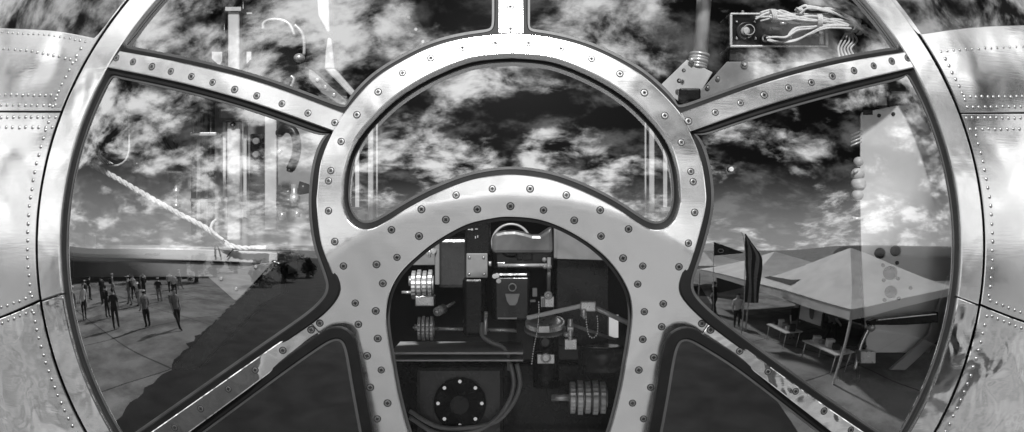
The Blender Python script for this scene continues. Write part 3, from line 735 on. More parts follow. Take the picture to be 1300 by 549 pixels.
def rrect(x0, y0, x1, y1, r, n=6):
    out = []
    for cx, cy, a0 in ((x1 - r, y0 + r, -90), (x1 - r, y1 - r, 0), (x0 + r, y1 - r, 90), (x0 + r, y0 + r, 180)):
        for k in range(n + 1): a = R(a0 + 90 * k / n); out.append((cx + r * math.cos(a), cy + r * math.sin(a)))
    return out
pl = [(122, 208), (118, 190), (120, 150), (128, 116), (142, 103), (163, 104), (163, 190), (160, 202), (150, 209), (138, 210)]
mb = MB(); mb.prism(pl, .52, .54); P('plate', mb, M['black'], t)
mb = MB(); mb.tube([at(x, y, .517) for x, y in crv((164, 125), (164, 170), (164, 190), (160, 203), (150, 210), (138, 210))], .0032, 6, smoothpath=False); P('rim', mb, M['light'], t)
mb = MB(); mb.tube([at(x, y, .49) for x, y in crv((128, 149), (131, 157), (136, 162), (137, 156), (132, 148), (128, 149))], .003, 6, smoothpath=False); P('wire_loop', mb, M['light'], t)
mb = MB()
for k in range(5): mb.tube([at(121 + .8 * k, 168 + 4 * k, .49), at(121 + 2 * k, 190 + 2 * k, .49), at(124 + 4.5 * k, 201 + 1.6 * k, .49), at(131 + 3 * k, 208, .49)], .0016, 5)
solo(mb, 'strap_tail', M['cord'], 'frayed fan of pale strap threads at the upper end of the white rope', 'strap')
t = thing('twisted_rope', at(220, 300, .5), 'white twisted rope running diagonally down to the pale shelf', 'rope')
pa = crv((109, 205), (140, 222), (180, 245), (226, 271), (262, 290), (285, 308), (305, 315), (338, 315), step=2.2)
mb = MB()
for s_ in (0, PI * 2 / 3, PI * 4 / 3):
    pts = []
    for k, (x, y) in enumerate(pa):
        c = at(x, y, .50); a = k * .55 + s_
        pts.append(c + Vector((math.sin(a) * .0035 * .5, math.cos(a) * .0042, math.sin(a) * .0042)))
    mb.tube(pts, .0042, 6, smoothpath=False)
P('rope', mb, M['cord'], t)
mb = MB(); mb.tube([at(x, y, .485) for x, y in ((275, 279), (270, 283), (268, 291), (274, 298), (284, 305))], .0045, 7)
mb.rod((318, 315), .49, (338, 315), .49, 6.5); P('rope_end', mb, M['cord'], t)
t = thing('metal_shelf', at(220, 335, .55), 'long pale metal shelf with folded lower edge under the white rope', 'shelf')  # pale band added in place of the reflected glow along the horizon
mb = MB(); mb.prism([(92, 311), (120, 313), (270, 317), (352, 321), (352, 335), (270, 332), (92, 326)], .53, .9); P('top_board', mb, M['light'], t, .003)
mb = MB(); mb.prism([(92, 328), (270, 334), (352, 337), (352, 352), (270, 352), (92, 352)], .545, .9); P('lower_flange', mb, M['mid'], t, .003)
mb = MB(); mb.pbox(108, 299, 121.5, 316, .5, .504); solo(mb, 'square_tag', M['white'], 'small white square tag standing at the left end of the pale shelf', 'tag')
mb = MB(); mb.tube([at(x, y, .52) for x, y in ((273, 326), (273, 313), (275, 311), (278, 317), (280, 326))], .0022, 6); mb.tube([at(x, y, .52) for x, y in ((288, 327), (295, 318), (302, 315))], .002, 6)
solo(mb, 'wire_clip', M['black'], 'thin black wire clip standing on the pale shelf by the rope end', 'clip')
t = thing('gusset_bracket', at(310, 380, .5), 'pale triangular bracket with three screws at the end of the pale shelf', 'bracket')
mb = MB(); mb.prism([(264, 352), (330, 335), (347, 333), (302, 381), (297, 381)], .48, .488); P('plate', mb, M['mid'], t, .002)
for x, y in ((281, 354), (300, 367), (325, 339)):
    mb = MB(); mb.lathe(at(x, y, .48), (0, -1, 0), [(0, .0065), (.003, .006), (.006, .003)], 12)
    P('plate_screw', mb, M['metal'], t)
mb = MB(); mb.prism([(346, 330), (356, 334), (358, 374), (330, 388), (248, 470), (214, 470), (298, 384)], .5, .62); solo(mb, 'diagonal_beam', M['black'], 'wide black diagonal beam running down from the triangular bracket', 'beam', .004)

t = thing('pipe_cluster', at(250, 300, .7), 'group of three dark upright pipes with clamps left of the capped double post', 'pipes')
for x, w_, y1 in ((246, 7, 300), (257, 5, 306), (268, 9, 296)):
    mb = MB(); mb.rod((x, 120), .72, (x, y1), .72, w_); P('pipe', mb, M['black'], t)
mb = MB(); mb.pbox(241, 168, 275, 173, .68, .74); mb.pbox(241, 252, 275, 257, .68, .74); P('clamp', mb, M['metal'], t, .003)
t = thing('control_box', at(330, 235, .64), 'small black control box with knobs between the pale post and pale strip', 'control box')
mb = MB(); mb.pbox(317, 170, 335, 232, .64, .76); P('case', mb, M['black'], t, .006)
for y in (180, 197, 214):
    mb = MB(); mb.lathe(at(326, y, .64), (0, -1, 0), [(0, .012), (.014, .011), (.017, .008)], 16); P('knob', mb, M['mid'], t)
t = thing('junction_block', at(195, 160, .7), 'dark junction block with short cables high behind the left glass pane', 'junction block')
mb = MB(); mb.pbox(188, 118, 232, 152, .7, .8); P('case', mb, M['black'], t, .008)
for x in (196, 207, 219):
    mb = MB(); mb.tube([at(x, 150, .69), at(x - 1, 166, .68), at(x + 4, 182, .7), at(x + 14, 196, .74)], .006, 8); P('cable', mb, M['hose'], t)
    mb = MB(); mb.rod((x, 148), .69, (x, 156), .69, 7); P('gland', mb, M['metal'], t)
# --- behind the upper left pane
d = 0.5
t = thing('bracket_post', at(296, 100, d), 'pale post with two pointed tabs behind the upper left pane', 'post')
mb = MB(); mb.pbox(289, 14, 304, 112, d - .02, d + .02); P('post', mb, M['white'], t, .004)
mb = MB(); mb.rod((285, 0), d + .04, (285, 112), d + .04, 5); mb.rod((309, -40), d + .04, (309, 112), d + .04, 9); P('side_tube', mb, M['black'], t)
mb = MB()
for q in ([(269, 66), (282, 66), (282, 77), (279, 84), (269, 75)], [(313, 66), (319, 66), (319, 75), (313, 81)]): mb.prism(q, d, d + .01)
P('pointed_tab', mb, M['white'], t)
mb = MB(); mb.pbox(263, 14, 270, 17, d, d + .01); mb.pbox(313, 16, 320, 18, d, d + .01); mb.pbox(286, 9, 306, 14, d - .03, d + .03); P('top_clip', mb, M['light'], t)
mb = MB(); mb.pbox(322, -60, 334, 80, d + .1, d + .3); mb.pbox(328, 20, 380, 100, d + .2, d + .35); solo(mb, 'radio_rack', M['black'], 'tall black rack behind the post with pointed tabs', 'rack', .01)
mb = MB(); mb.tube([at(x, y, d - .02) for x, y in ((334, 37), (335, 29), (345, 25), (358, 26), (368, 32), (374, 45))], .005, 8); mb.tube([at(x, y, d - .04) for x, y in ((374, 32), (382, 40), (386, 52), (386, 70))], .005, 8)
solo(mb, 'curved_pipe', M['metal'], 'thin bright pipe curving over beside the tapered white tube', 'pipe')
t = thing('tapered_tube', at(420, 110, d), 'tapered white tube with diagonal foot near the round centre frame', 'tube')
mb = MB(); mb.prism([(398, -60), (416, -60), (418.5, 41), (415, 41), (404, 20)], d - .04, d + .02); P('upper_tube', mb, M['white'], t, .006)
mb = MB(); mb.prism([(416, 47), (421, 50), (425, 88), (412, 88), (413, 66)], d - .03, d + .02); P('lower_tube', mb, M['light'], t, .005)
mb = MB(); mb.prism([(412, 88), (425, 87), (451, 117), (447, 124)], d - .03, d + .02); P('foot', mb, M['light'], t, .005)
t = thing('hinge_arm', at(415, 130, d - .06), 'perforated dark metal arm sloping under the tapered white tube', 'arm')
mb = MB(); mb.prism([(392, 88), (397, 90), (440, 128), (436, 136), (408, 118), (392, 100)], d - .08, d - .07); P('arm_plate', mb, M['mid'], t, .002)
mb = MB()
for x, y in ((403, 102), (413, 111), (424, 121)): mb.lathe(at(x, y, d - .08), (0, -1, 0), [(0, .006), (.002, .006), (.002, .003)], 10)
mb.ball(at(380, 74, d - .08), .017, sc_=(1, 1, .8)); mb.tube([at(x, y, d - .08) for x, y in ((352, 108), (358, 113), (368, 112), (373, 101), (369, 97))], .005, 7)
P('pivot', mb, M['metal'], t)

t = thing('overhead_strut', at(560, 60, .5), 'dark overhead strut with pale rivets slanting behind the upper left pane', 'strut')
mb = MB(); mb.prism([(470, -60), (486, -60), (540, 40), (552, 62), (536, 66), (520, 44)], .5, .54); P('bar', mb, M['dark'], t, .003)
for k in range(6):
    mb = MB(); mb.lathe(at(492 + 9 * k, -24 + 15.5 * k, .5), (0, -1, 0), [(0, .006), (.004, .004)], 10); P('rivet_head', mb, M['light'], t)
# --- behind the upper right pane
d = 0.56
t = thing('support_tube', at(890, 75, d), 'pale slanted tube standing in a coiled fitting behind the upper right pane', 'tube')
mb = MB(); mb.rod((898, -60), d, (889, 70), d, 19, seg=24); P('tube', mb, M['white'], t)
mb = MB()
for k in range(5): mb.torus(at(888 - k * .8, 70 + k * 4, d - .005), (0.15, 0.1, 1), .026 - .002 * (k % 2), .0055, 22, 7)
mb.rod((876, 75), d - .04, (880, 78), d - .04, 7); P('coiled_fitting', mb, M['metal'], t)
t = thing('gusset_plate', at(930, 120, d), 'large grey gusset plate with bolts under the instrument box', 'plate')
mb = MB(); mb.prism([(893, 112), (923, 78.5), (1060, 78.5), (1060, 92), (900, 128), (880, 140), (868, 134)], d - .06, d - .05); P('plate', mb, M['mid'], t, .002)
mb = MB(); mb.prism([(835, 112), (872, 76), (905, 92), (893, 112), (870, 134)], d - .03, d - .02); P('back_plate', mb, M['light'], t, .002)
mb = MB(); mb.pbox(862, 112, 890, 128, d - .09, d - .06); P('clamp_block', mb, M['black'], t, .006)
mb = MB()
for x, y, r in ((945, 82, .011), (911, 99.5, .007), (898, 111, .007), (862, 103, .007), (868, 90, .006)):
    c = at(x, y, d - .062); mb.lathe(c, (0, -1, 0), [(0, r), (.004, r), (.006, r * .6), (.009, r * .4)], 14)
P('plate_bolt', mb, M['chrome'], t)
t = thing('instrument_box', at(990, 62, d), 'dark metal instrument box with round dial and bright edges at upper right', 'instrument box')
mb = MB(); mb.pbox(929, 19, 1050, 58, d - .04, d + .14); cs = P('case', mb, M['black'], t, .003)
mb = MB(); mb.pbox(927, 16.5, 1052, 19, d - .05, d + .14); mb.pbox(927, 57.5, 1052, 60.5, d - .05, d + .14); mb.pbox(926.5, 19, 930, 57.5, d - .05, d - .03); mb.pbox(1048, 19, 1052, 57.5, d - .05, d - .03); mb.pbox(1040, 38, 1046, 57, d - .05, d - .04)
P('edge_trim', mb, M['metal'], t, .0015)
mb = MB(); mb.lathe(at(946, 40, d - .04), (0, -1, 0), [(0, .027), (.008, .027), (.009, .021), (.006, .020)], 28); g = P('dial_bezel', mb, M['dark'], t)
mb = MB(); mb.lathe(at(946, 40, d - .046), (0, -1, 0), [(0, .014), (.006, .013), (.009, .006)], 20); mb.torus(at(951, 38, d - .056), (0, -1, .2), .016, .0014, 20, 5); P('dial_knob', mb, M['light'], g)
mb = MB()
for x, y in ((935, 28), (958, 28), (935, 49), (959, 49), (943, 15), (928, 24)): mb.lathe(at(x, y, d - .04), (0, -1, 0), [(0, .0055), (.005, .005), (.007, .002)], 10)
P('case_screw', mb, M['chrome'], t)
mb = MB()
for x, y, w in ((977, 37, 16), (990, 30, 8), (1022, 45, 9), (1032, 45, 9), (1040, 30, 8), (1000, 52, 10)): mb.rod((x, y), d - .06, (x + w, y), d - .06, 4.5)
mb.torus(at(972, 49, d - .06), (0, -1, 0), .009, .003, 16, 6)
P('terminal', mb, M['metal'], t)
mb = MB(); mb.pbox(926, 62, 1056, 78, d - .03, d + .12); P('plinth', mb, M['dark'], t, .003)
t = thing('wire_bundle', at(1040, 50, d - .1), 'loose bundle of pale wires lashed together over the instrument box', 'wire bundle')
mb_paths = [[(958, 24), (975, 17), (990, 17), (1010, 21), (1040, 24), (1070, 27), (1086, 31)], [(966, 27), (990, 22), (1020, 26), (1050, 27), (1080, 33), (1100, 40), (1117, 52)],
 [(975, 20), (1000, 25), (1030, 22), (1062, 27), (1090, 36), (1112, 50)], [(1000, 46), (1008, 37), (1024, 32), (1050, 32), (1075, 36), (1100, 42)], [(975, 50), (990, 53), (1010, 50), (1030, 43), (1050, 36), (1080, 36)],
 [(972, 49), (985, 48), (998, 47), (1010, 38), (1030, 33), (1060, 35), (1086, 38)], [(985, 24), (1010, 29), (1040, 29), (1070, 33), (1094, 36)], [(1012, 15), (1020, 8), (1032, 8), (1052, 14), (1070, 20), (1088, 26)], [(1016, 17), (1024, 11), (1040, 13), (1060, 18), (1082, 26), (1092, 32)],
 [(965, 18), (982, 12), (1000, 18), (1022, 20), (1050, 21), (1082, 30)], [(1003, 45), (1012, 40), (1030, 36), (1058, 33), (1085, 34), (1108, 46)], [(980, 23), (1004, 20), (1040, 26), (1066, 31), (1088, 33)]]
mb_paths += [[(x + random.uniform(-5, 5), y + random.uniform(-4, 4)) for x, y in p] for p in mb_paths[:8]]
for i, p in enumerate(mb_paths):
    mb = MB(); mb.tube([at(x + random.uniform(-1, 1), y + random.uniform(-1.6, 1.6), d - .12 + .012 * math.sin(i * 2.1 + k * .5)) for k, (x, y) in enumerate(p)], .0033, 7)
    P('wire', mb, M['cord'], t)
mb = MB()
for (x, y, r, ax) in ((982, 20, .017, (1, 0, .2)), (1087, 33, .019, (1, 0, -.4)), (1016, 13, .008, (1, 0, 1)), (1094, 38, .015, (1, 0, -.6)), (1040, 27, .018, (1, 0, 0))):
    for k in (-1, 0, 1): mb.torus(at(x + k * 2.2, y, d - .12), ax, r, .0028, 18, 6)
P('lashing', mb, M['cord'], t)
mb = MB()
for k in range(5): mb.tube([at(1074 + 2 * k, 42, d - .1), at(1068 + 5 * k, 52, d - .1), at(1064 + 4 * k, 62, d - .1), at(1066 + 5 * k, 73, d - .1)], .003, 6)
P('hanging_strand', mb, M['wire'], t)

# --- behind the right pane
d = 0.43
t = thing('switch_panel', at(1150, 445, d), 'tall pale flat panel with three round holes behind the right glass pane', 'panel')
outl = join(crv((1094, 143), (1160, 131), (1168, 140), (1190, 190), (1204, 250), (1210, 310), (1206, 370), (1192, 420), (1180, 448)), crv((1180, 448), (1100, 448)), crv((1100, 448), (1093, 300), (1092, 148)))
holes = []
for x, y, r in ((1117, 322, 7), (1137, 319, 7), (1130, 347, 9), (1131, 371, 8)):
    holes.append([(x + r * math.cos(2 * PI * k / 22), y + r * math.sin(2 * PI * k / 22)) for k in range(22)])
mb = MB(); sheet(mb, outl, holes, f=lambda x, y, h: at(x, y, d - h), h=0.0, step=16, wall=.006, cham=.6, drop=.0008); P('face_plate', mb, M['panel'], t)
mb = MB()
for x, y in ((1116, 147), (1134, 145), (1151, 141), (1121, 337), (1139, 334), (1122, 356), (1140, 354), (1123, 381), (1141, 379), (1156, 366), (1098, 440)): mb.lathe(at(x, y, d - .001), (0, -1, 0), [(0, .006), (.002, .0055), (.005, .003)], 10)
P('panel_rivet', mb, M['dark'], t)
mb = MB(); mb.pbox(1096, 140, 1108, 146, d - .004, d); mb.pbox(1100, 150, 1185, 440, d + .03, d + .1); P('back_box', mb, M['black'], t)
mb = MB()
for x, y, r in ((1090, 206, 7), (1089, 222, 9), (1090, 234, 10), (1089, 248, 8)): mb.ball(at(x, y, d + .01), r * mpp(d), 14, 8)
mb.rod((1084, 219), d - .01, (1089, 216), d - .01, 4); P('side_connector', mb, M['light'], t)
mb = MB()
for k in range(4): mb.rod((1080, 172 + 4.5 * k), d, (1094, 166 + 4.5 * k), d, 2.2)
mb.rod((1082, 278), d, (1096, 278), d, 6, w2=3); P('terminal_strip', mb, M['white'], t)
t = thing('fitting_cluster', at(1125, 140, d), 'black ribbed fittings above the top edge of the pale panel', 'fitting')
mb = MB(); mb.rod((1118, 92), d, (1118, 137), d, 17); mb.rod((1118, 106), d - .005, (1118, 113), d - .005, 22); mb.pbox(1128, 112, 1158, 136, d, d + .08); P('body', mb, M['black'], t, .004)
mb = MB(); mb.pbox(1114, 124, 1126, 134, d - .035, d - .03); mb.pbox(1132, 116, 1150, 121, d - .01, d); mb.pbox(1113, 116, 1124, 118, d - .04, d - .035); P('label_plate', mb, M['light'], t, .001)
t = thing('lever_arm', at(1110, 470, d), 'black lever arm on a bright bent post in front of the pale panel', 'lever')
mb = MB(); mb.prism([(1103, 409), (1112, 405), (1192, 396), (1192, 410), (1150, 413), (1110, 413), (1106, 419)], d - .08, d - .04); P('arm', mb, M['black'], t, .004)
mb = MB(); mb.tube([at(x, y, d - .1) for x, y in ((1190, 399), (1150, 403), (1112, 407))], .003, 6); mb.tube([at(x, y, d - .06) for x, y in ((1104, 414), (1100, 422), (1092, 440), (1085, 470))], .0075, 10); P('post', mb, M['chrome'], t)
mb = MB(); mb.ball(at(1106, 416, d - .07), .012); mb.pbox(1092, 446, 1112, 462, d - .1, d - .05); P('foot', mb, M['metal'], t, .003)
mb = MB(); mb.prism([(1205, 350), (1215, 370), (1196, 428), (1150, 470), (1130, 470), (1180, 425)], d - .03, d - .01); solo(mb, 'curved_rib', M['light'], 'pale curved rib between the lever arm and the right frame ring', 'rib', .003)
mb = MB(); mb.lathe(at(1078, 440, d - .02), (0, 0, -1), [(0, .02), (.02, .03), (.1, .03)], 20); solo(mb, 'black_canister', M['black'], 'black canister left of the bright bent post', 'canister')

# --- uprights behind the centre pane
d = 0.45
for s_, lab in ((-1, 'pale slim upright with rounded tag behind the left edge of the centre pane'), (1, 'pale slim upright with rounded tag behind the right edge of the centre pane')):
    X = lambda x: 649 + s_ * (649 - x)
    t = thing('sight_upright', at(X(465), 292, d), lab, 'upright', 'uprights behind the centre pane')
    mb = MB(); a, b = sorted((X(467), X(474))); mb.pbox(a, 140, b, 300, d - .02, d + .01); P('upright', mb, M['white'], t, .003)
    mb = MB(); a, b = sorted((X(477.5), X(479.5))); mb.pbox(a, 140, b, 300, d - .02, d); a, b = sorted((X(451), X(456))); mb.pbox(a, 160, b, 300, d + .01, d + .03); P('edge_rail', mb, M['light'], t)
    tg = [(X(x), y) for x, y in rrect(441, 263, 463, 300, 4)]
    mb = MB(); mb.prism(tg if s_ < 0 else tg[::-1], d - .05, d - .045); g = P('tag', mb, M['mid'], t)
    mb = MB(); mb.lathe(at(X(451), 271, d - .05), (0, -1, 0), [(0, .007), (.001, .007), (.002, .005)], 14); P('tag_hole', mb, M['hole'], g)

# ------------------------------------------------------------------ the apron behind the camera, seen in the reflections
def slabs(m, lo):
    nt = m.node_tree; b = nt.nodes['Principled BSDF']; src = b.inputs['Base Color'].links[0].from_socket
    tc = nt.nodes.new('ShaderNodeTexCoord'); br = nt.nodes.new('ShaderNodeTexBrick'); br.offset = 0.0
    for k, v in (('Scale', 1.0), ('Mortar Size', 0.035), ('Brick Width', 4.5), ('Row Height', 4.5)): br.inputs[k].default_value = v
    br.inputs['Color1'].default_value = (1, 1, 1, 1); br.inputs['Color2'].default_value = (.8, .8, .8, 1); br.inputs['Mortar'].default_value = (lo, lo, lo, 1)
    nt.links.new(tc.outputs['Object'], br.inputs['Vector'])
    n = nt.nodes.new('ShaderNodeTexNoise'); n.inputs['Scale'].default_value = .35; n.inputs['Detail'].default_value = 8; n.inputs['Roughness'].default_value = .7; nt.links.new(tc.outputs['Object'], n.inputs['Vector'])
    r = nt.nodes.new('ShaderNodeMapRange'); r.inputs['From Min'].default_value = .4; r.inputs['From Max'].default_value = .56; r.inputs['To Min'].default_value = .45; nt.links.new(n.outputs['Fac'], r.inputs['Value'])
    for k, sock in ((0, br.outputs['Color']), (1, r.outputs['Result'])):
        mx = nt.nodes.new('ShaderNodeMixRGB'); mx.blend_type = 'MULTIPLY'; mx.inputs[0].default_value = 1.0
        nt.links.new(src, mx.inputs[1]); nt.links.new(sock, mx.inputs[2]); src = mx.outputs[0]
    nt.links.new(src, b.inputs['Base Color'])
slabs(M['tarmac'], .25)
def ground():
    mb = MB(); N = 64; prev = [mb.vert((0, 0, 0))]; rad = [3, 8, 20, 60, 200, 900]
    for i, r in enumerate(rad):
        cur = [mb.vert((r * math.cos(2 * PI * k / N), r * math.sin(2 * PI * k / N), 0)) for k in range(N)]
        if i == 0:
            for k in range(N): mb.face((prev[0], cur[k], cur[(k + 1) % N]))
        else: mb.skin(prev, cur, 0, False)
        prev = cur
    o = mb.build('ground', M['tarmac']); o['kind'] = 'structure'
ground()
def ragged(vs):
    out = []; n = len(vs)
    for i in range(n):
        a, b = vs[i], vs[(i + 1) % n]; k = max(1, min(60, int((b - a).length / .35))); q = (b - a).normalized(); q = Vector((-q.y, q.x, 0))
        for j in range(k): out.append(a.lerp(b, j / k) + q * random.gauss(0, .07))
    return out, [(tuple(range(len(out))), 0, False, None)]
def place(o, x, y, rz=0.0): o.location = (x, y, 0); o.rotation_euler = (0, 0, rz)
def tent(x, y, rz, L, W, label, cat='tent', peaks=2, window=False):
    t = thing('canopy_tent', (0, 0, 0), label, cat, 'tents on the apron')
    eave = 2.3; top = 3.65; mb = MB(); seg = L / peaks
    for k in range(peaks):
        x0 = -L / 2 + seg * k; x1 = x0 + seg; n = 6; rows = []
        for j in range(n + 1):
            q = j / n; h_ = eave + (top - eave) * (q ** 1.25); sx = (1 - q) * seg / 2 + .03; sy = (1 - q) * W / 2 + .03; c = (x0 + x1) / 2
            rows.append([mb.vert((c + a * sx, b * sy, h_)) for a, b in ((-1, -1), (1, -1), (1, 1), (-1, 1))])
        for a, b in zip(rows, rows[1:]):
            for i in range(4): mb.face((a[i], a[(i + 1) % 4], b[(i + 1) % 4], b[i]))
        mb.face(rows[-1])
    P('roof', mb, M['canvas'], t)
    mb = MB()
    for sy in (-1, 1): mb.box((0, sy * W / 2, eave - .14), (L, .012, .3))
    for sx in (-1, 1): mb.box((sx * L / 2, 0, eave - .14), (.012, W, .3))
    P('valance', mb, M['canvas'], t)
    for k in range(peaks + 1):
        for sy in (-1, 1):
            mb = MB(); mb.box((-L / 2 + seg * k, sy * (W / 2 - .04), eave / 2 - .02), (.06, .06, eave - .04)); P('leg', mb, M['light'], t)
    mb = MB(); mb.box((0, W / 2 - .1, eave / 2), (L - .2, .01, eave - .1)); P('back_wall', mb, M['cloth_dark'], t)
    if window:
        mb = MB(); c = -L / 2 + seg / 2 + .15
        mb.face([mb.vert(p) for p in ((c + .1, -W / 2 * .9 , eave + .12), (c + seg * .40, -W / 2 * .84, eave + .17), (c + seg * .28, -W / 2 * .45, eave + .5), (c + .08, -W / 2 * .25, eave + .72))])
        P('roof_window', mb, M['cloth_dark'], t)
    place(t, x, y, rz); return t
def table(x, y, rz, label):
    t = thing('display_table', (0, 0, 0), label, 'table', 'tables under the tents')
    mb = MB(); mb.box((0, 0, .73), (1.8, .75, .04)); P('table_top', mb, M['canvas'], t)
    for sx in (-1, 1):
        for sy in (-1, 1):
            mb = MB(); mb.cyl((sx * .8, sy * .3, 0), (sx * .8, sy * .3, .71), .02, seg=8); P('leg', mb, M['metal'], t)
    place(t, x, y, rz); return t

def person(x, y, rz, label, shirt, trousers, step=0.12, arm=0.1, skirt=False, sc_=1.0):
    J = [((0, 0, .95), .135), ((0, 0, 1.12), .125), ((0, .01, 1.30), .15), ((0, .01, 1.44), .12), ((0, 0, 1.53), .055), ((0, -.015, 1.60), .075), ((0, -.02, 1.68), .088), ((0, -.01, 1.75), .06)]
    E = [(0, 1), (1, 2), (2, 3), (3, 4), (4, 5), (5, 6), (6, 7)]
    def add(p, r, par): J.append((p, r)); E.append((par, len(J) - 1)); return len(J) - 1
    for s_ in (-1, 1):
        a = add((s_ * .17, .01, 1.42), .062, 3); a = add((s_ * .24, .03, 1.14), .045, a); a = add((s_ * .23, -.06 - arm * (1 if s_ > 0 else .3), .92), .034, a); a = add((s_ * .225, -.09 - arm, .83), .03, a)
        h_ = add((s_ * .1, 0, .88), .1, 0); k = add((s_ * .11, -s_ * step * .5 - .02, .5), .062, h_); f = add((s_ * .11, -s_ * step, .09), .045, k); add((s_ * .12, -s_ * step - .16, .045), .035, f)
    me = bpy.data.meshes.new('person'); me.from_pydata([p for p, r in J], E, []); o = bpy.data.objects.new('person', me); COL.objects.link(o)
    sk = o.modifiers.new('skin', 'SKIN'); o.modifiers.new('sub', 'SUBSURF').levels = 1
    for i, (p, r) in enumerate(J): me.skin_vertices[0].data[i].radius = (r * (1.22 if i not in (4, 5, 6, 7) else 1.05), r * (.85 if i < 4 else 1.15))
    me.skin_vertices[0].data[0].use_root = True
    dg = bpy.context.evaluated_depsgraph_get(); dg.update()
    nm = bpy.data.meshes.new_from_object(o.evaluated_get(dg)); o.modifiers.clear(); o.data = nm
    nm.materials.clear()
    for m in (M['flesh'], shirt, trousers, M['cloth_dark']): nm.materials.append(m)
    for p in nm.polygons:
        z = p.center.z; ax_ = abs(p.center.x)
        p.use_smooth = True
        p.material_index = 0 if (z > 1.5 or (ax_ > .185 and z < 1.18 and z > .7)) else 1 if z > .97 else 2 if z > .1 else 3
    mb = MB(); mb.ball((0, .012, 1.70), .098, 14, 8, 0, (.95, 1.05, 1)); h2 = mb.build('hair', M['hair'], o)
    if int(abs(x) * 10) % 3 == 0:                # some wear a cap, some carry a rucksack
        mb = MB(); mb.ball((0, .0, 1.745), .105, 14, 8, 0, (1, 1.1, .6)); mb.box((0, -.13, 1.735), (.15, .12, .012)); mb.build('cap', M['cloth_light'], o)
    if int(abs(y) * 10) % 3 != 1:
        mb = MB(); mb.box((0, .2, 1.26), (.28, .15, .4)); mb.box((0, .285, 1.2), (.2, .04, .2)); mb.build('rucksack', M['cloth_dark'], o, .03)
    tag(o, label, 'person', 'people on the apron'); o.location = (x, y, 0); o.rotation_euler = (0, 0, rz); o.scale = (sc_,) * 3
    return o
def tree(x, y, hgt, seed, label):
    rnd = random.Random(seed); t = thing('broadleaf_tree', (x, y, 0), label, 'tree', 'trees beyond the apron')
    mb = MB(); mb.tube([(x, y, 0), (x + .1, y, hgt * .25), (x - .1, y + .1, hgt * .6)], .28, 8, taper=.1)
    for k in range(6):
        a = rnd.uniform(0, 2 * PI); mb.tube([(x, y, hgt * rnd.uniform(.25, .5)), (x + math.cos(a) * hgt * .2, y + math.sin(a) * hgt * .2, hgt * rnd.uniform(.55, .75))], .1, 6, taper=.03)
    P('trunk', mb, M['bark'], t)
    mb = MB(); cl = [(rnd.uniform(-.3, .3) * hgt, rnd.uniform(-.3, .3) * hgt, rnd.uniform(.2, .88) * hgt, rnd.uniform(.14, .24) * hgt) for _ in range(14)]
    for _ in range(2600):
        cx, cy, cz, r = rnd.choice(cl); v = Vector((rnd.gauss(0, 1), rnd.gauss(0, 1), rnd.gauss(0, 1))).normalized() * r * rnd.uniform(.5, 1.05)
        p = Vector((x + cx, y + cy, cz)) + v; u = Vector((rnd.gauss(0, 1), rnd.gauss(0, 1), rnd.gauss(0, 1))).normalized(); w = u.orthogonal().normalized(); s_ = hgt * rnd.uniform(.02, .045)
        mb.face([mb.vert(p + u * s_), mb.vert(p + w * s_ * .6), mb.vert(p - u * s_), mb.vert(p - w * s_ * .6)])
    P('crown', mb, M['leaf'], t)
def hangar(x, y, rz, L, W, h_, label):
    t = thing('aircraft_hangar', (0, 0, 0), label, 'hangar', 'hangars beyond the apron'); mb = MB()
    mb.box((0, 0, h_ * .35), (L, W, h_ * .7)); P('wall', mb, M['wall'], t)
    mb = MB(); n = 14; a = [mb.vert((-L / 2 - .3, W / 2 * 1.02 * math.cos(PI * k / n), h_ * .7 + h_ * .3 * math.sin(PI * k / n))) for k in range(n + 1)]; b = [mb.vert(mb.v[i] + Vector((L + .6, 0, 0))) for i in a]
    for k in range(n): mb.face((a[k], a[k + 1], b[k + 1], b[k]))
    mb.face(a); mb.face(b[::-1]); P('roof', mb, M['wall'], t)
    for s_ in (-1, 1):
        mb = MB(); mb.box((s_ * L * .22, -W / 2 - .05, h_ * .3), (L * .4, .08, h_ * .58)); P('sliding_door', mb, M['cloth_mid'], t)
    place(t, x, y, rz)

exec_env = True
tent(12.02, -10.01, R(286), 14.4, 6.0, 'white double peaked canopy tent with dark roof window on the apron', window=True)
tent(15.5, -24.5, R(325), 7.0, 5.0, 'smaller white single peaked tent standing further out on the apron', peaks=1)
table(8.92, -7.98, R(106), 'long white table under the front of the double peaked tent')
table(8.11, -5.08, R(106), 'white table at the far leg of the double peaked tent')
def goods(x, y, z, sx_, sy_, sz_, m, rz):
    mb = MB(); q = Matrix.Rotation(rz, 3, 'Z'); mb.box((x, y, z + sz_ / 2), (sx_, sy_, sz_), 0, q)
    mb.box((x, y, z + sz_ + .006), (sx_ * 1.04, sy_ * 1.04, .014), 0, q)
    solo(mb, 'goods_box', m, 'small lidded goods box on a white table under the double peaked tent', 'box', .004, 'boxes on the tent tables')
for i in range(9):
    k = i % 5; bx_, by_ = (8.92, -7.98) if i < 5 else (8.11, -5.08); u = (k - 2) * .34
    goods(bx_ + math.cos(R(106)) * u, by_ + math.sin(R(106)) * u, .752, .2 + .03 * (i % 3), .22, .12 + .07 * ((i * 2) % 3), [M['cloth_dark'], M['white'], M['cloth_mid'], M['cloth_light']][i % 4], R(112 + 9 * (i % 3)))
fx, fy = 7.7, -9.2
t = thing('feather_flag', (fx, fy, 0), 'tall dark striped feather flag on a pole before the double peaked tent', 'flag')
mb = MB(); mb.tube([(fx, fy, 0), (fx, fy, 3.2), (fx - .02, fy - .02, 4.3), (fx - .08, fy - .06, 4.58)], .022, 8, taper=.01); P('pole', mb, M['metal'], t)
mb = MB(); n_ = 16
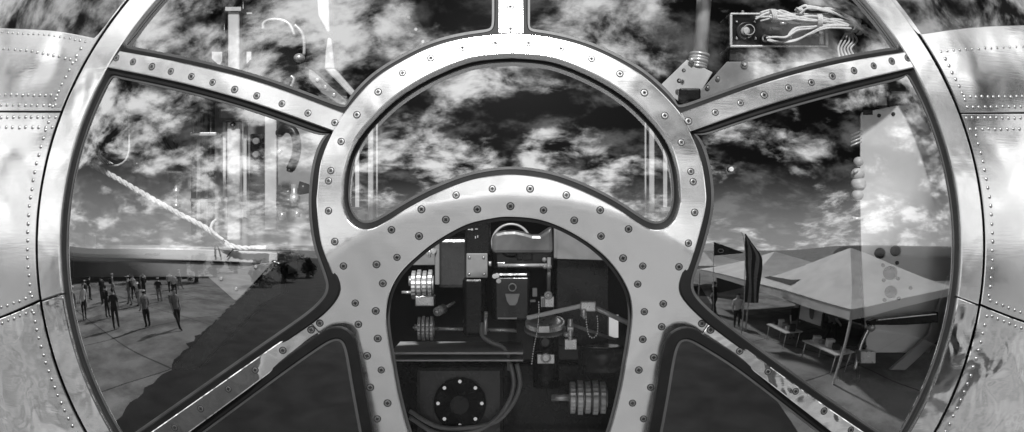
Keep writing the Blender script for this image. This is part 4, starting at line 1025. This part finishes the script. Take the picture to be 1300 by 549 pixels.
for k in range(n_):
    z0_ = 1.7 + 2.8 * k / n_; z1_ = 1.7 + 2.8 * (k + 1) / n_
    w_ = lambda z: .62 * min(1, (4.62 - z) / 1.1)
    for j in range(5):
        a = [(fx + .01 + w_(z) * f_ * .8, fy + w_(z) * f_ * .5 + .05 * math.sin(3 * z + 5 * f_), z) for z, f_ in ((z0_, j / 5), (z0_, (j + 1) / 5), (z1_, (j + 1) / 5), (z1_, j / 5))]
        mb.face([mb.vert(p) for p in a], 1 if j in (1, 3) else 0, True)
P('flag_blade', mb, [M['cloth_dark'], M['cloth_mid']], t)
fx, fy = 7.5, -10.7
t = thing('pennant_flag', (fx, fy, 0), 'small dark triangular pennant with pale ring on a thin pole', 'flag')
mb = MB(); mb.cyl((fx, fy, 0), (fx, fy, 4.2), .02, .014, 8); P('pole', mb, M['metal'], t)
mb = MB(); mb.face([mb.vert(p) for p in ((fx + .01, fy, 4.18), (fx + .01, fy, 3.5), (fx + .85, fy + .6, 3.62))]); P('pennant', mb, M['cloth_dark'], t)
mb = MB(); mb.torus((fx + .2, fy + .125, 3.74), (-.58, .82, 0), .09, .014, 18, 6); P('ring_mark', mb, M['cloth_light'], t)
t = thing('picture_board', (9.19, -6.92, 1.0), 'pale framed picture board with grey oval hanging at the tent front', 'board')
q_ = Matrix.Rotation(R(286), 3, 'Z'); o_ = Vector((9.19, -6.92, 1.68))
mb = MB(); mb.box(o_, (1.6, .03, 1.2), 0, q_); P('board_face', mb, M['canvas'], t)
mb = MB()
for c_, z_ in (((0, -.02, .6), (1.68, .05, .08)), ((0, -.02, -.6), (1.68, .05, .08)), ((.8, -.02, 0), (.08, .05, 1.12)), ((-.8, -.02, 0), (.08, .05, 1.12))): mb.box(o_ + q_ @ Vector(c_), z_, 0, q_)
P('board_frame', mb, M['cloth_dark'], t)
mb = MB(); mb.ball(o_ + q_ @ Vector((-.2, -.02, 0)), .34, 18, 10, 0, (.75, .1, 1.2)); P('oval_picture', mb, M['cloth_mid'], t)
mb = MB(); mb.face([mb.vert(p) for p in ((-6.0, 1.5, .004), (-7.6, -1.9, .004), (-9.4, -5.0, .004), (-10.9, -7.4, .004), (-16.6, -15.6, .004), (-34, -41.5, .004), (-78, -106, .004), (-55, -138, .004), (-19, -45, .004), (-8.8, -17.6, .004), (-3.3, -6.5, .004), (-1.3, -1.9, .004), (-2.0, 1.5, .004))])  # strip colours the apron dark in place of the aircraft's shade
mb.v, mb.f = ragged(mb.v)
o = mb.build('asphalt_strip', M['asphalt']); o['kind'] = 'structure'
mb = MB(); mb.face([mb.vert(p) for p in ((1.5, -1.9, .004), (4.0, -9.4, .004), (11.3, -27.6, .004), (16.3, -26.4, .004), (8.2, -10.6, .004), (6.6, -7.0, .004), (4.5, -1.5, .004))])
o = mb.build('asphalt_strip', M['asphalt']); o['kind'] = 'structure'  # second strip of painted shade, right of the nose
C_ = M
ppl = [(-14.6, -5.2, 'person in dark shirt standing alone on the open apron', 'cloth_dark', 'cloth_dark'), (-13.5, -6.4, 'person in grey shirt beside the lone dark shirted one on the apron', 'cloth_mid', 'cloth_dark'), (-12.1, -7.2, 'person in grey shirt and dark trousers standing nearest the asphalt edge', 'cloth_mid', 'cloth_dark'),
 (-17.0, -5.7, 'person in dark clothes at the front of the crowd', 'cloth_dark', 'cloth_dark'), (-17.9, -4.3, 'person in white shirt and dark trousers in the crowd', 'cloth_light', 'cloth_dark'), (-18.4, -8.6, 'person in pale shirt and grey trousers in the crowd', 'cloth_light', 'cloth_mid'), (-17.1, -3.3, 'person all in grey at the edge of the crowd', 'cloth_mid', 'cloth_mid'), (-18.6, -10.3, 'person with dark shirt and grey trousers in the crowd', 'cloth_dark', 'cloth_mid'), (-20.8, -6.8, 'person in dark shirt farthest back in the crowd', 'cloth_dark', 'cloth_dark'),
 (9.79, -8.27, 'person in dark clothes at the long white table', 'cloth_dark', 'cloth_mid'), (10.25, -6.71, 'person in grey shirt standing inside the double peaked tent', 'cloth_mid', 'cloth_dark'), (9.2, -11.6, 'person in white shirt and dark trousers left of the long table', 'cloth_light', 'cloth_dark'), (10.0, -14.5, 'person all in black walking between the two tents', 'cloth_dark', 'cloth_dark')]
for i, (x, y, lab, s1, s2) in enumerate(ppl):
    person(x, y, math.atan2(x, -y) + [0.2, -.5, 2.6, .9, 3.0, -1.2, .4][i % 7], lab, M[s1], M[s2], step=[.12, .02, .2, .05][i % 4], arm=[.05, .15, .0][i % 3], sc_=[1, .95, 1.04, .92][i % 4])
spots = [(-19.1, -8.3), (-20.4, -9.3), (-21.6, -10.8), (-19.9, -3.0), (-20.9, -5.3), (-21.6, -8.1), (-21.4, -13.1), (-18.9, -1.5), (-20.6, -1.8), (-23.4, -3.8), (-22.4, -14.8), (-19.6, -12.3), (-23.3, -6.5), (-23.1, -11.6)]
outf = [('all in grey', 6), ('in a white shirt and dark trousers', 4), ('in dark clothes', 3), ('in a pale shirt and grey trousers', 5), ('in a dark shirt and grey trousers', 7)]
where = ['near the front of the crowd', 'in the second row of the crowd', 'deep at the back of the crowd']
allp = [o for o in COL.objects if o.get('category') == 'person']
for i, (x, y) in enumerate(spots):
    txt, k = outf[i % 5]; src = allp[k]; o = src.copy(); COL.objects.link(o)
    for ch in src.children:
        c = ch.copy(); COL.objects.link(c); c.parent = o
    o.location = (x, y, 0); o.rotation_euler = (0, 0, math.atan2(x, -y) + (i * 1.7) % 3 - 1); o['label'] = 'person ' + txt + ' ' + where[i // 5]
for i in range(9):
    tw = i / 8.0; az_ = R(-34 - 30 * tw); dd = 44 - 6 * (i % 3); tree(math.sin(az_) * dd, -math.cos(az_) * dd, [2.9, 3.5, 2.6, 3.7][i % 4] - tw * .5, 10 + i, ['low dark bushy tree in the row beyond the asphalt, nearest the taxi strip end', 'full round dark bush second in the row beyond the asphalt', 'small dark bush third in the row beyond the asphalt', 'tallest dark bushy tree in the row beyond the asphalt', 'dark bush in the middle of the row beyond the asphalt', 'round dark bush just past the middle of the row', 'small low dark bush third from the crowd end of the row', 'broad dark bush next to last before the crowd', 'lowest dark bush at the crowd end of the row'][i])
hangar(42, -15, R(72), 22, 11, 3.5, 'long low dark shed beyond the double peaked tent')
hangar(-36, -15, R(-67), 16, 8, 3.0, 'long low dark shed behind the crowd')

# ------------------------------------------------------------------ sky, sun, camera
w = bpy.data.worlds.new('World'); sc.world = w; w.use_nodes = True
nt = w.node_tree; bg = nt.nodes['Background']; bg.inputs['Strength'].default_value = 0.085
SUN_EL, SUN_AZ = 41.3, 180.0          # azimuth clockwise from +Y
sky = nt.nodes.new('ShaderNodeTexSky'); sky.sky_type = 'NISHITA'; sky.sun_disc = False
sky.sun_elevation = R(SUN_EL); sky.sun_rotation = R(SUN_AZ)
def N(t, **kw):
    n = nt.nodes.new(t)
    for k, v in kw.items(): setattr(n, k, v)
    return n
def math_(op, a, b=None, c=None):
    n = N('ShaderNodeMath', operation=op)
    for i, q in enumerate((a, b, c)):
        if q is None: continue
        if isinstance(q, (int, float)): n.inputs[i].default_value = q
        else: nt.links.new(q, n.inputs[i])
    return n.outputs[0]
def mrange(v, a, b, c, d_, smooth=True):
    n = N('ShaderNodeMapRange'); n.interpolation_type = 'SMOOTHSTEP' if smooth else 'LINEAR'
    for k, q in zip(('From Min', 'From Max', 'To Min', 'To Max'), (a, b, c, d_)): n.inputs[k].default_value = q
    nt.links.new(v, n.inputs['Value']); return n.outputs['Result']
sep = N('ShaderNodeSeparateColor'); nt.links.new(sky.outputs[0], sep.inputs[0])
blue = math_('MULTIPLY', sep.outputs['Red'], 0.07)          # red filtered black and white sky
tc = N('ShaderNodeTexCoord'); nv = N('ShaderNodeVectorMath', operation='NORMALIZE'); nt.links.new(tc.outputs['Generated'], nv.inputs[0])
sx = N('ShaderNodeSeparateXYZ'); nt.links.new(nv.outputs[0], sx.inputs[0])
z0 = math_('MAXIMUM', sx.outputs['Z'], 0.0); den = math_('ADD', z0, 0.38)
cx = N('ShaderNodeCombineXYZ'); nt.links.new(math_('DIVIDE', sx.outputs['X'], den), cx.inputs[0]); nt.links.new(math_('DIVIDE', sx.outputs['Y'], den), cx.inputs[1])
def cloudnoise(scale, det, rough, dist, off):
    n = N('ShaderNodeTexNoise'); n.inputs['Scale'].default_value = scale; n.inputs['Detail'].default_value = det; n.inputs['Roughness'].default_value = rough; n.inputs['Distortion'].default_value = dist
    mp = N('ShaderNodeMapping'); mp.inputs['Location'].default_value = off; nt.links.new(cx.outputs[0], mp.inputs[0]); nt.links.new(mp.outputs[0], n.inputs['Vector']); return n.outputs['Fac']
n1 = cloudnoise(3.5, 10, .62, .15, (3.1, 1.7, 0)); n2 = cloudnoise(6.0, 10, .62, .2, (7.7, 2.2, 4)); n3 = cloudnoise(1.4, 3, .5, .2, (1.3, 9.1, 2))
blobs = [((.64, -.41, .65), 9, -.14), ((.69, -.52, .50), 9, .10), ((-.69, -.52, .50), 9, .06), ((-.064, -.918, .391), 9, -.13), ((.358, -.84, .407), 9, -.13), ((.634, -.735, .242), 10, -.13), ((.599, -.642, .479), 9, -.05), ((-.933, -.316, .17), 7, -.12),
 ((-.542, -.532, .651), 14, .10), ((-.105, -.844, .525), 9, .10), ((-.194, -.934, .3), 7, .10), ((.108, -.939, .327), 6, .12), ((-.859, -.361, .364), 14, .10), ((.906, -.341, .25), 13, -.03), ((.263, -.68, .684), 12, .10), ((-.682, -.663, .31), 9, .06), ((-.918, .144, .368), 30, .09), ((.918, .144, .368), 30, .09)]
big = math_('ADD', n1, math_('MULTIPLY', math_('SUBTRACT', n3, .5), .5))
for dvec, rad_, amt in blobs:                    # cloud banks and gaps; some added to brighten struts and skin
    dt = N('ShaderNodeVectorMath', operation='DOT_PRODUCT'); nt.links.new(nv.outputs[0], dt.inputs[0]); dt.inputs[1].default_value = Vector(dvec).normalized()
    big = math_('ADD', big, mrange(dt.outputs['Value'], math.cos(R(rad_)), 1.0, 0.0, amt * 1.3))
cover = mrange(big, .445, .62, 0.0, 1.0)
bright = mrange(n2, .375, .62, 0.25, 17.5)
cloud = math_('MULTIPLY', cover, bright)
n4 = cloudnoise(5.0, 9, .6, .15, (2.2, 5.5, 7))       # dark undersides of cloud in the gaps
clear = math_('MULTIPLY', math_('SUBTRACT', 1.0, cover), math_('ADD', math_('MULTIPLY', blue, .5), mrange(n4, .47, .70, 0.03, 2.6)))
val = math_('ADD', cloud, clear)
hz = mrange(sx.outputs['Z'], 0.0, 0.28, 1.0, 0.0)
val = math_('ADD', math_('MULTIPLY', val, math_('SUBTRACT', 1.0, math_('MULTIPLY', hz, .35))), math_('MULTIPLY', hz, 6.0))
cc = N('ShaderNodeCombineColor')
for i in range(3): nt.links.new(val, cc.inputs[i])
nt.links.new(cc.outputs[0], bg.inputs['Color'])

sl = bpy.data.lights.new('sun', 'SUN'); sl.energy = 4.4; sl.angle = R(3.5)
so = bpy.data.objects.new('sun', sl); COL.objects.link(so)
sd = Vector((math.sin(R(SUN_AZ)) * math.cos(R(SUN_EL)), math.cos(R(SUN_AZ)) * math.cos(R(SUN_EL)), math.sin(R(SUN_EL))))
so.rotation_euler = sd.to_track_quat('Z', 'Y').to_euler(); so.location = sd * 30
cam = bpy.data.cameras.new('camera'); cam.sensor_width = 36; cam.lens = 36 / (1300 * K); cam.clip_end = 3000; cam.clip_start = 0.05
co = bpy.data.objects.new('camera', cam); COL.objects.link(co); co.location = CAM; co.rotation_euler = (PI / 2, 0, 0); sc.camera = co
vs = sc.view_settings; vs.view_transform = 'Standard'; vs.look = 'None'; vs.gamma = 1; vs.exposure = 0.65
sc.render.engine = 'CYCLES'; sc.cycles.max_bounces = 10; sc.cycles.transparent_max_bounces = 16; sc.cycles.use_denoising = True
sc.cycles.sample_clamp_indirect = 6
